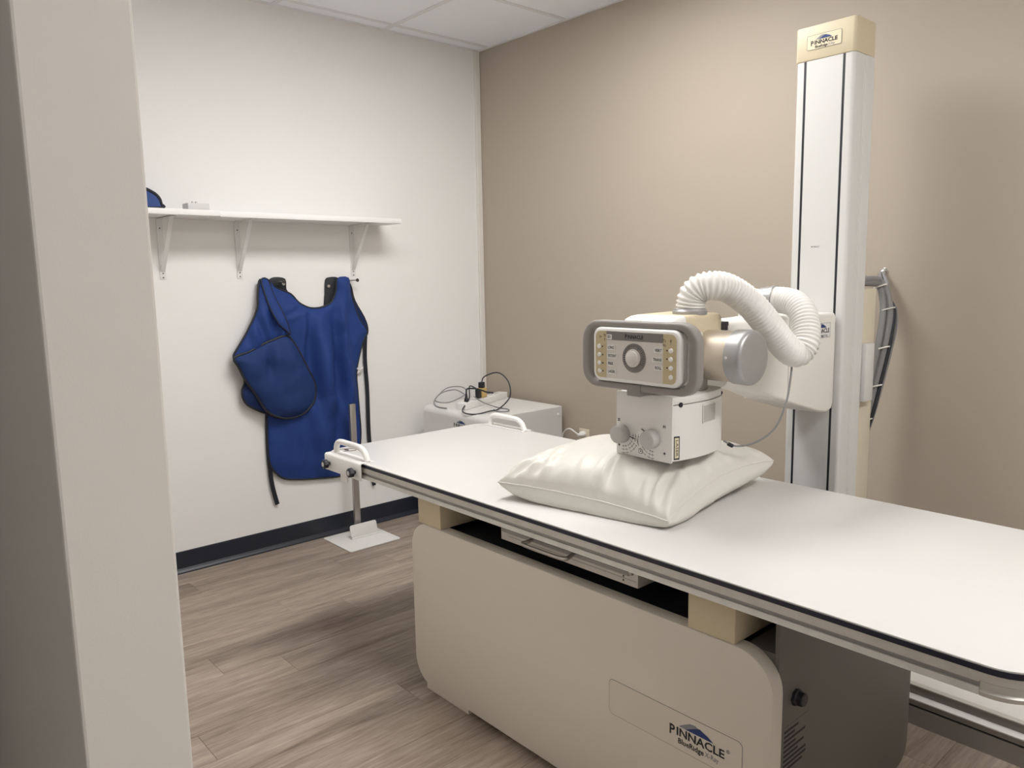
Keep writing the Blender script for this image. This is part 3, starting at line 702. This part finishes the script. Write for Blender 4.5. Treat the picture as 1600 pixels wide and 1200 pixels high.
obj('hose', tube(B(), path, lambda i: .0345 + .0045 * rib[i % per], 28), 'hose_white', S, angle=80)
obj('hose_collar', lathe(B(), (2.402, -.855, 1.256), -X, [(0, .040), (.002, .0425), (.012, .0425), (.014, .0395), (.03, .0395), (.032, .0375), (.05, .036)], 48), 'silver', S)
el = [(2.365, -.856, 1.256), (2.345, -.857, 1.256), (2.327, -.858, 1.248), (2.318, -.858, 1.230), (2.316, -.858, 1.20)]
obj('hose_elbow', tube(B(), catmull(el, 5), .033, 24), 'plastic_white', S)
cb = [(2.522, -.97, 1.10), (2.535, -1.0, 1.05), (2.54, -1.03, .983), (2.525, -1.06, .914), (2.492, -1.10, .877), (2.458, -1.14, .868), (2.438, -1.17, .884)]
obj('thin_cable', tube(B(), catmull(cb, 8), .0028, 8), 'cable_grey', S)
obj('cable_plug', cyl(B(), (2.452, -1.148, .868), Vector((-.02, -.03, .02)), .0055, .016, .001, 12), 'plastic_black', S)

# floor rail of the column
FRL = thing('floor_rail', (3.0, -.5, 0), 'long grey and white metal floor rail running under the tube column', 'rail')
def xprof(pts, x0, x1):
    bm = B(); V = [[bm.verts.new((x, a, b)) for a, b in pts] for x in (x0, x1)]; n = len(pts)
    for k in range(n): bm.faces.new((V[0][k], V[0][(k + 1) % n], V[1][(k + 1) % n], V[1][k]))
    bm.faces.new(V[0]); bm.faces.new(V[1][::-1]); return bm
obj('skirt', xprof([(-.68, 0), (-.68, .056), (-.668, .056), (-.668, 0)], 1.35, 4.75), 'rail_grey', FRL, smooth=False)
obj('groove', xprof([(-.674, .0562), (-.674, .0618), (-.655, .0618), (-.655, .0562)], 1.35, 4.75), 'plastic_black', FRL, smooth=False)
obj('lower_track', xprof([(-.679, .062), (-.679, .0775), (-.655, .0775), (-.655, .062)], 1.35, 4.75), 'rail_grey', FRL, smooth=False)
obj('bright_lip', xprof([(-.682, .078), (-.682, .0815), (-.667, .0915), (-.655, .0915), (-.655, .078)], 1.35, 4.75), 'rail_white', FRL, smooth=False)
obj('upper_track', xprof([(-.668, .092), (-.668, .1165), (-.64, .1165), (-.64, .092)], 1.35, 4.75), 'rail_grey', FRL, smooth=False)
obj('cover_seam', xprof([(-.672, .117), (-.672, .1205), (-.66, .122), (-.64, .122), (-.64, .117)], 1.35, 4.75), 'aluminium', FRL, smooth=False)
obj('top_cover', xprof([(-.655, .1222), (-.60, .1245), (-.36, .1302), (-.20, .1302), (-.20, .0), (-.64, .0), (-.64, .1222)], 1.35, 4.75), 'rail_white', FRL, smooth=False)

# cables on the wall behind the column
hk = thing('wall_hook', (2.353, 0, 1.33), 'small chrome eye hook screwed into the taupe wall above the cables', 'hook')
obj('plate', cyl(B(), (2.353, -.0005, 1.334), -Y, .013, .004, .001, 20), 'chrome', hk)
obj('eye', tube(B(), [(2.353 + .011 * math.cos(a), -.022, 1.320 + .014 * math.sin(a)) for a in [2 * math.pi * k / 20 for k in range(20)]], .003, 8, closed=True), 'chrome', hk)
obj('shank', tube(B(), [(2.353, -.003, 1.334), (2.353, -.022, 1.334)], .004, 8), 'chrome', hk)
CBN = thing('cable_bundle', (2.40, -.08, .75), 'drooping bundle of grey and black cables with white ties beside the column', 'cables')
P1 = [(2.372, -.2, 1.304), (2.374, -.12, 1.305), (2.374, -.06, 1.301), (2.396, -.05, 1.269), (2.416, -.06, 1.209), (2.421, -.07, 1.147), (2.414, -.09, 1.043), (2.399, -.11, .926), (2.385, -.13, .819), (2.36, -.15, .70)]
P2 = [(2.373, -.2, 1.294), (2.379, -.12, 1.291), (2.381, -.07, 1.283), (2.394, -.07, 1.239), (2.404, -.08, 1.182), (2.403, -.10, 1.09), (2.394, -.12, .986), (2.378, -.13, .878), (2.358, -.15, .74)]
P3 = [(2.353, -.03, 1.328), (2.356, -.045, 1.318), (2.362, -.055, 1.300), (2.368, -.06, 1.27), (2.378, -.06, 1.262), (2.384, -.05, 1.285), (2.366, -.035, 1.315), (2.353, -.03, 1.328)]
SHF = Vector((-.016, 0, 0))
P1, P2 = [Vector(p) + SHF for p in P1], [Vector(p) + SHF for p in P2]
obj('cable', tube(B(), catmull(P1, 8), .0135, 12), 'cable_grey', CBN)
obj('cable', tube(B(), catmull(P2, 8), .0115, 12), 'cable_grey', CBN)
obj('cable', tube(B(), catmull(P3, 8), .008, 10), 'cable_grey', CBN)
P4 = [(2.40, -.045, 1.24), (2.424, -.05, 1.205), (2.432, -.06, 1.14), (2.426, -.08, 1.04), (2.412, -.10, .92), (2.398, -.12, .81), (2.37, -.14, .69)]
obj('cable', tube(B(), catmull([Vector(p) + SHF for p in P4], 8), .009, 10), 'cable_dark', CBN)
P5 = [(2.40, -.03, 1.23), (2.431, -.035, 1.20), (2.440, -.045, 1.13), (2.433, -.07, 1.03), (2.415, -.09, .90), (2.40, -.11, .80), (2.375, -.13, .69)]
obj('cable', tube(B(), catmull([Vector(p) + SHF for p in P5], 8), .004, 8), 'cable_grey', CBN)
for c, rx in (((2.412, -.066, 1.195), .025), ((2.412, -.092, 1.055), .024), ((2.399, -.112, .915), .024), ((2.380, -.135, .79), .024), ((2.384, -.068, 1.278), .022)):
    obj('cable_tie', tube(B(), [(c[0] - .016 + rx * math.cos(a), c[1] + rx * .9 * math.sin(a), c[2] + .008 * math.cos(a)) for a in [2 * math.pi * k / 24 for k in range(24)]], .0028, 8, closed=True), 'tie_white', CBN)
# ------------------------------------------------------------------ generator cabinet in the corner
G = thing('generator_cabinet', (.42, -.3, 0), 'white floor cabinet with a rounded front edge standing in the room corner', 'cabinet')
gy0, gy1, gx0, gx1, gz = -.555, -.05, .13, .705, .642
pr = [(gy0, .03), (gy0, gz - .035)] + [(gy0 + .035 - .035 * math.cos(a), gz - .035 + .035 * math.sin(a)) for a in [math.pi / 2 * k / 8 for k in range(1, 9)]] + [(gy1, gz), (gy1, .03)]
obj('cabinet_body', xprof(pr, gx0, gx1 - .003), 'generator_white', G, angle=30)
obj('side_panel', box(B(), gx1 - .003, gx1, gy0 + .012, gy1, .03, gz - .003), 'plastic_grey', G, smooth=False)
obj('screw', cyl(B(), (gx1, gy1 - .03, .60), X, .008, .004, .001, 14), 'plastic_white', G)
for xx in (gx0 + .03, gx1 - .08):
    for yy in (gy0 + .03, gy1 - .08): obj('foot', box(B(), xx, xx + .05, yy, yy + .05, 0, .031), 'plastic_black', G, smooth=False)
gn = obj('nameplate', box(B(), .36, .57, gy0 - .001, gy0, .53, .603), 'label_white', G, smooth=False)
logo((.47, gy0 - .001, .572), X, Z, .125, gn)
obj('vent_slot', box(B(), .60, .66, gy0 - .001, gy0 + .002, .59, .598), 'plastic_black', G, smooth=False)

# power strip, adapter and cords on top
PSa, PSb = Vector((.40, -.50, gz)), Vector((.25, -.075, gz)); dv = (PSb - PSa); ps_len = dv.length; dv.normalize(); nv = Vector((dv.y, -dv.x, 0))
PS = thing('power_strip', (PSa + PSb) / 2, 'white power strip lying on top of the corner cabinet', 'power strip')
bm = prism(B(), rrect(.062, ps_len, .006), (PSa + PSb) / 2 + Z * .036, nv, dv, .0355, .003); obj('strip_body', bm, 'plastic_white', PS)
for k in range(6):
    c = PSa + dv * (.07 + k * .06) + Z * .0362
    obj('socket', prism(B(), rrect(.024, .03, .006), c + Z * .0006, nv, dv, .001), 'plastic_grey', PS)
AD = thing('plug_adapter', PSa + dv * .22 + Z * .037, 'yellow cube adapter plugged into the power strip', 'adapter')
ca = PSa + dv * .215 + Z * .037
bm = prism(B(), rrect(.042, .045, .005), ca + Z * .052, nv, dv, .052, .004); obj('adapter_body', bm, 'adapter_yellow', AD)
obj('plug', prism(B(), rrect(.03, .03, .006), ca + Z * .085, nv, dv, .033, .004), 'plastic_black', AD)
obj('plug', prism(B(), rrect(.026, .03, .006), ca - dv * .037 + Z * .05, nv, dv, .05, .004), 'plastic_black', AD)
def cord(parent, pts, r=.0035, m='cable_dark'):
    return obj('cord', tube(B(), catmull(pts, 8), r, 8), m, parent)
cz = gz + .004
cord(AD, [ca + Z * .082, ca + Vector((.005, .02, .115)), ca + Vector((.06, .07, .135)), ca + Vector((.12, .09, .09)), ca + Vector((.19, .04, .02)), (.55, -.36, cz + .004), (.585, -.46, cz + .006), (.555, -.535, cz - .004), (.47, -.545, cz + .004), (.37, -.42, cz + .045), ca + Vector((-.03, -.06, .065)), ca - dv * .04 + Z * .048])
pk = PSa + dv * .055 + Z * .037
PLG = thing('power_plug', pk, 'black plug standing in the near end of the power strip', 'plug')
obj('plug_body', lathe(B(), pk, Z, [(0, .012), (.012, .012), (.02, .008), (.04, .0055), (.052, .004)], 16), 'plastic_black', PLG)
obj('cord', tube(B(), catmull([pk + Z * .05, pk + Vector((.0, .01, .068)), pk + Vector((.03, .05, .066)), pk + Vector((.03, .12, .04)), pk + Vector((.02, .17, .03))], 8), .0045, 8), 'cable_dark', PLG)
cord(PS, [(.30, -.40, cz + .06), (.22, -.40, cz + .075), (.15, -.44, cz + .055), (.17, -.50, cz + .02), (.27, -.48, cz + .02), (.32, -.40, cz + .065), (.24, -.37, cz + .09), (.14, -.40, cz + .075), (.14, -.48, cz + .02), (.22, -.53, cz), (.32, -.535, cz)], .003, m='cable_grey')
cord(PS, [(.36, -.38, cz + .05), (.42, -.36, cz + .02), (.50, -.33, cz), (.585, -.33, cz), (.63, -.375, cz), (.60, -.41, cz), (.55, -.40, cz + .004)], .003, m='cable_grey')

# wall outlet
WO = thing('wall_outlet', (.826, 0, .45), 'ivory wall outlet plate on the taupe wall behind the table', 'outlet')
obj('plate', box(B(), .790, .862, -.006, -.0005, .415, .527, .002), 'outlet_ivory', WO)
for zz in (.443, .500): obj('socket', prism(B(), rrect(.034, .03, .008), (.826, -.0068, zz), X, Z, .0012), 'outlet_ivory', WO)
PC = thing('wall_plug', (.826, -.008, .50), 'white plug with a white cord arching away from the wall outlet', 'plug')
obj('plug_body', lathe(B(), (.826, -.008, .500), -Y, [(0, .016), (.02, .016), (.03, .011), (.045, .006)], 18), 'plastic_white', PC)
obj('cord', tube(B(), catmull([(.826, -.05, .50), (.815, -.07, .520), (.785, -.075, .532), (.745, -.07, .513), (.715, -.06, .475), (.705, -.055, .40), (.712, -.05, .20), (.72, -.05, .01)], 8), .0042, 8), 'plastic_white', PC)

# ------------------------------------------------------------------ wall shelf
SH = thing('wall_shelf', (0, -1.3, 1.63), 'long white two-board wall shelf on angled metal brackets above the apron', 'shelf')
obj('shelf_board', box(B(), .0005, .222, -1.645, -.712, 1.616, 1.640, .0015), 'shelf_white', SH)
obj('shelf_board', box(B(), .0005, .228, -2.655, -1.647, 1.618, 1.642, .0015), 'shelf_white', SH)
def bracket(y):
    bm = B(); box(bm, .0005, .004, y - .013, y + .013, 1.352, 1.6155)
    br = obj('bracket', bm, 'bracket_metal', SH, smooth=False)
    obj('bracket_arm', box(B(), .004, .200, y - .012, y + .012, 1.612, 1.6155), 'bracket_metal', br, smooth=False)
    bm = B(); A, C = Vector((.006, y, 1.385)), Vector((.165, y, 1.611)); dd = (C - A).normalized(); nn = Vector((dd.z, 0, -dd.x))
    bm2 = prism(B(), [(-.009, 0), (.009, 0), (.009, (C - A).length), (-.009, (C - A).length)], A, Y, dd, .004); obj('brace', bm2, 'bracket_metal', br, smooth=False)
    for zz in (1.36, 1.378, 1.575): obj('screw', cyl(B(), (.004, y, zz), X, .003, .002, n=10), 'screw_dark', br)
for y in (-.879, -1.485, -1.832, -2.45): bracket(y)
WB = thing('wall_box', (.11, -1.70, 1.642), 'small pale grey box with two studs on the wall shelf', 'box')
obj('box_body', box(B(), .075, .145, -1.752, -1.660, 1.6425, 1.677, .002), 'plastic_grey', WB)
for yy in (-1.717, -1.702): obj('stud', box(B(), .10, .112, yy - .004, yy + .004, 1.677, 1.687, .001), 'plastic_grey', WB)
# folded blue collar half hidden by the partition
TCc = thing('thyroid_collar', (.12, -1.90, 1.642), 'blue collar with black trim lying on the shelf beside the partition edge', 'protective collar')
pts = [(-.115, 0), (.062, 0), (.064, .018), (.060, .040), (.048, .060), (.030, .074), (.008, .086), (-.02, .094), (-.06, .095), (-.10, .08), (-.118, .04)]
pts = [(a - .028, b * .86) for a, b in pts]
obj('collar_body', prism(B(), pts, (.17, -1.905, 1.6435), Y, Z, .10, .008, 3), 'collar_blue', TCc)
obj('trim', tube(B(), catmull([(.165, -1.905 + a, 1.6435 + b + .005) for a, b in pts], 5, True), .007, 8, closed=True), 'apron_black', TCc)

# ------------------------------------------------------------------ lead apron on the wall
def point_in(p, poly):
    c = False; n = len(poly)
    for i in range(n):
        a, b = poly[i], poly[i - 1]
        if (a[1] > p[1]) != (b[1] > p[1]) and p[0] < (b[0] - a[0]) * (p[1] - a[1]) / (b[1] - a[1]) + a[0]: c = not c
    return c
def seg_d(p, a, b):
    ax, ay = b[0] - a[0], b[1] - a[1]; t = max(0, min(1, ((p[0] - a[0]) * ax + (p[1] - a[1]) * ay) / (ax * ax + ay * ay + 1e-12)))
    return math.hypot(p[0] - a[0] - t * ax, p[1] - a[1] - t * ay)
def smooth_outline(pts, n=4): return [(v.x, v.y) for v in catmull([(a, b, 0) for a, b in pts], n, True)]
def sheet(name, pts, xf, material, parent, th=.006, step=.014, n=3, piping=None, prad=.0055):
    out = smooth_outline(pts, n); m = len(out)
    ins = []; y0, y1 = min(p[0] for p in out), max(p[0] for p in out); z0, z1 = min(p[1] for p in out), max(p[1] for p in out)
    y = y0
    while y < y1:
        z = z0
        while z < z1:
            q = (y + random.uniform(-.2, .2) * step, z + random.uniform(-.2, .2) * step)
            if point_in(q, out) and min(seg_d(q, out[i], out[i - 1]) for i in range(m)) > step * .45: ins.append(q)
            z += step
        y += step
    V, E_, F, *_r = delaunay_2d_cdt([Vector(p) for p in out + ins], [(i, (i + 1) % m) for i in range(m)], [], 1, 1e-6)
    bm = B(); vv = []
    for p in V:
        dd = min(seg_d(p, out[i], out[i - 1]) for i in range(m))
        vv.append(bm.verts.new((xf(p[0], p[1], dd), p[0], p[1])))
    for f in F:
        try: bm.faces.new([vv[i] for i in f])
        except ValueError: pass
    bmesh.ops.recalc_face_normals(bm, faces=bm.faces)
    if bm.faces and sum(f.normal.x for f in bm.faces) < 0: bmesh.ops.reverse_faces(bm, faces=bm.faces)
    ex = bmesh.ops.extrude_face_region(bm, geom=list(bm.faces))
    nv_ = [g for g in ex['geom'] if isinstance(g, bmesh.types.BMVert)]
    for v in nv_: v.co.x = v.co.x + th
    o = obj(name, bm, material, parent, angle=60)
    if piping:
        for rng in piping:
            if rng is True: pth = [(xf(a, b, 0) + th * .6, a, b) for a, b in out]; cl = True
            else: pth = [(xf(a, b, 0) + th * .6, a, b) for a, b in (out[int(rng[0] * n):int(rng[1] * n) + 1])]; cl = False
            obj('black_piping', tube(B(), pth, prad, 8, closed=cl), 'apron_black', o)
    return o
AP = thing('lead_apron', (.01, -1.15, .33), 'royal blue lead apron with black trim hanging on the white wall', 'apron')
BODY = [(-1.393, 1.3408), (-1.3520, 1.3401), (-1.329, 1.3142), (-1.2994, 1.2961), (-1.2420, 1.2707), (-1.2021, 1.2276), (-1.1519, 1.2014), (-1.1054, 1.1963), (-1.0634, 1.2044), (-1.0199, 1.2287), (-0.9925, 1.2854), (-0.9832, 1.3449), (-0.9177, 1.3472), (-0.9097, 1.2834), (-0.8911, 1.2055), (-0.8608, 1.1261), (-0.82, 1.0619), (-0.8456, 1.0182), (-0.8756, 0.9355), (-0.8968, 0.8466), (-0.895, 0.7552), (-0.8906, 0.6399), (-0.8874, 0.5236), (-0.9011, 0.4326), (-0.9424, 0.3347), (-1.0077, 0.3095), (-1.1191, 0.3179), (-1.2379, 0.3338), (-1.329, 0.3545), (-1.3719, 0.3888), (-1.402, 0.4397), (-1.4082, 0.5159), (-1.4047, 0.622), (-1.4069, 0.707), (-1.4257, 0.9182), (-1.423, 1.1236), (-1.4098, 1.2451)]
FLAP = [(-1.4847, 0.9558), (-1.5272, 0.9392), (-1.5111, 0.8716), (-1.5265, 0.8274), (-1.5251, 0.7863), (-1.4985, 0.7471), (-1.4111, 0.6973), (-1.3415, 0.6689), (-1.3056, 0.7069), (-1.333, 0.8059), (-1.4131, 0.9186)]
WING = [(-1.4065, 1.3357), (-1.4222, 1.2559), (-1.4307, 1.2059), (-1.484, 1.108), (-1.5354, 1.0312), (-1.5603, 0.9931), (-1.5448, 0.9667), (-1.4765, 0.9863), (-1.3782, 1.0299), (-1.294, 1.0655), (-1.2872, 1.086), (-1.3157, 1.16), (-1.3466, 1.2738), (-1.3585, 1.34), (-1.385, 1.3424)]
POUCH = [(-1.5649, 0.9845), (-1.4918, 1.0087), (-1.4218, 1.0389), (-1.3617, 1.0583), (-1.3008, 1.0719), (-1.2642, 1.0329), (-1.2236, 0.9561), (-1.1931, 0.8895), (-1.1673, 0.8332), (-1.1622, 0.7785), (-1.1793, 0.7263), (-1.2282, 0.6838), (-1.2863, 0.6667), (-1.3529, 0.6736), (-1.4212, 0.7142), (-1.474, 0.8035), (-1.521, 0.88), (-1.5475, 0.943)]
BAND = [(-1.3994, 1.3414), (-1.3676, 1.3429), (-1.348, 1.2639), (-1.3248, 1.2021), (-1.302, 1.1292), (-1.2909, 1.0769), (-1.3114, 1.1009), (-1.3455, 1.1315), (-1.3738, 1.194), (-1.3906, 1.2652)]
SIDE = [(-0.9135, 1.3165), (-0.8996, 1.2942), (-0.8841, 1.2273), (-0.8311, 1.1356), (-0.8132, 1.0781), (-0.8227, 1.0446), (-0.865, 1.1035), (-0.8933, 1.172), (-0.9094, 1.2282)]
LINR = [(-1.0461, 1.3352), (-1.0212, 1.3509), (-0.9763, 1.3482), (-0.9694, 1.3176), (-0.987, 1.2635), (-1.0138, 1.2208), (-1.0572, 1.2007), (-1.0524, 1.2653)]
LINL = [(-1.3458, 1.3401), (-1.3177, 1.355), (-1.2632, 1.346), (-1.2596, 1.2972), (-1.2455, 1.2708), (-1.2994, 1.2981), (-1.329, 1.3142)]
def g(v, c, s): return math.exp(-((v - c) / s) ** 2)
def body_x(y, z, dd):
    e = min(1, dd / .10); bulge = .028 * e * (2 - e)
    hang = max(0, min(1, (1.25 - z) / .3))
    f = .016 * g(y + .10 * (z - .75), -1.10, .05) * g(z, .80, .30) + .013 * g(y, -1.20 + .10 * (z - 1.1), .022) * g(z, 1.12, .12) - .012 * g(y + .06 * (z - .9), -1.165, .03) * g(z, .95, .25)
    f += .012 * g(y, -.965 - .05 * (z - .9), .025) * g(z, .95, .28) - .010 * g(y, -1.02, .03) * g(z, .8, .3)
    f += .004 * math.sin(46 * y + 7 * z + 2.5 * noise.noise(Vector((y * 3, z * 3, 0)))) * hang + .009 * noise.noise(Vector((y * 9, z * 4, 1))) + .003 * noise.noise(Vector((y * 25, z * 12, 6)))
    f += .010 * g(z - .5 * (y + 1.25), 1.21, .018) * g(y, -1.235, .05) + .008 * g(z - .4 * (y + 1.25), 1.16, .016) * g(y, -1.24, .06)
    cov = max(0, min(1, (y + 1.24) / .10)); f *= 1.5 + 1.7 * cov
    return max(.008, .014 + bulge + f * min(1, dd / .04))
sheet('back_side_panel', SIDE, lambda y, z, d: .006 + .01 * min(1, d / .02), 'apron_dark', AP, piping=[True], step=.012)
sheet('shoulder_lining', LINR, lambda y, z, d: .004 + .008 * min(1, d / .03), 'apron_black', AP)
sheet('shoulder_lining', LINL, lambda y, z, d: .004 + .008 * min(1, d / .03), 'apron_black', AP)
for yy, zz in ((-1.033, 1.305), (-1.277, 1.322)): obj('snap_stud', cyl(B(), (.016, yy, zz), X, .008, .004, .001, 14), 'steel', AP)
sheet('front_panel', BODY, body_x, 'apron_blue', AP, step=.0125, piping=[(2.2, 11), (13, 37)])
sheet('folded_flap', FLAP, lambda y, z, d: .038 + .020 * min(1, d / .05), 'apron_dark', AP, piping=[True])
def wing_x(y, z, d):
    e = min(1, d / .05); return .046 + .022 * e * (2 - e) + (.014 * math.sin((y * .9 + z * .25) * 95) * g(z, 1.14, .10) + .010 * noise.noise(Vector((y * 14, z * 5, 4)))) * min(1, d / .02) - .02 * max(0, (z - 1.2) / .15)
sheet('wing_panel', WING, wing_x, 'apron_blue', AP, step=.010, piping=[True])
def pouch_x(y, z, d):
    e = min(1, d / .09); dent = -.022 * g(y, -1.40 + .05 * (z - .95), .022) * g(z, .955, .06)
    return .064 + .034 * e * (2 - e) + (1.5 * dent + .016 * noise.noise(Vector((y * 9, z * 7, 8))) + .006 * noise.noise(Vector((y * 22, z * 16, 2)))) * min(1, d / .03)
sheet('lower_wing_panel', POUCH, pouch_x, 'apron_shaded', AP, step=.0125, piping=[True], prad=.0065)
sheet('shoulder_strap', BAND, lambda y, z, d: .085 - .05 * max(0, (z - 1.15) / .2) + .006 * min(1, d / .012), 'apron_blue', AP, step=.01, piping=[True], prad=.004)
def strap(pts, x):
    bm = B(); P = catmull([(x, a, b) for a, b in pts], 6); prev = None
    for i, p in enumerate(P):
        t = (P[min(i + 1, len(P) - 1)] - P[max(i - 1, 0)]).normalized(); s = Vector((0, -t.z, t.y)) * .0105
        q = [bm.verts.new(p + s + X * .0025), bm.verts.new(p - s + X * .0025), bm.verts.new(p - s - X * .0025), bm.verts.new(p + s - X * .0025)]
        if prev:
            for k in range(4): bm.faces.new((prev[k], prev[(k + 1) % 4], q[(k + 1) % 4], q[k]))
        else: bm.faces.new(q)
        prev = q
    bm.faces.new(prev[::-1]); obj('tie_strap', bm, 'apron_black', AP, angle=60)
strap([(-.8278, 1.0623), (-.8387, .9211), (-.8329, .7483), (-.8349, .5743), (-.8335, .4686), (-.8266, .3374), (-.8162, .2185)], .014)
strap([(-1.3996, .6849), (-1.4049, .5153), (-1.4027, .429), (-1.3957, .3303), (-1.3751, .2299)], .014)
obj('white_tie_knot', tube(B(), catmull([(.02, -.895, .872), (.022, -.878, .862), (.024, -.862, .872), (.02, -.868, .858), (.02, -.885, .850), (.018, -.893, .842)], 5), .005, 8), 'tie_white', AP)
for y, lab in ((-1.305, 'small metal wall peg behind the left shoulder of the apron'), (-.90, 'small metal wall peg at the right shoulder of the apron')):
    pg = thing('wall_peg', (0, y, 1.335), lab, 'peg', 'pegs holding the apron')
    obj('shaft', tube(B(), [(.0, y, 1.333), (.055, y + .012, 1.333)], .0035, 8), 'steel', pg)
    obj('head', cyl(B(), (.053, y + .0118, 1.333), Vector((.97, .21, 0)), .009, .006, .0015, 14), 'screw_dark', pg)

# ------------------------------------------------------------------ cassette stand by the wall
CS = thing('cassette_stand', (.18, -1.0, 0), 'white square floor plate stand with a slim steel post and upright flap', 'stand')
bm = prism(B(), rrect(.285, .295, .012, 5), (.182, -1.003, .006), X, Y, .006, .0015); obj('base_plate', bm, 'plastic_white', CS)
obj('post', box(B(), .112, .130, -1.008, -.975, .006, .703, .001), 'steel', CS)
obj('post_foot', box(B(), .100, .142, -1.02, -.96, .006, .018, .002), 'plastic_white', CS)
obj('flap', prism(B(), rrect(.158, .064, .012, 5), (.158, -.975, .043), Y, Z * .97 - X * .24, .004, .0008), 'plastic_white', CS)
obj('clip', box(B(), .162, .178, -1.055, -.885, .006, .012, .001), 'plastic_white', CS)
obj('slot', box(B(), .160, .1625, -1.058, -.890, .006, .0085), 'plastic_black', CS, smooth=False)
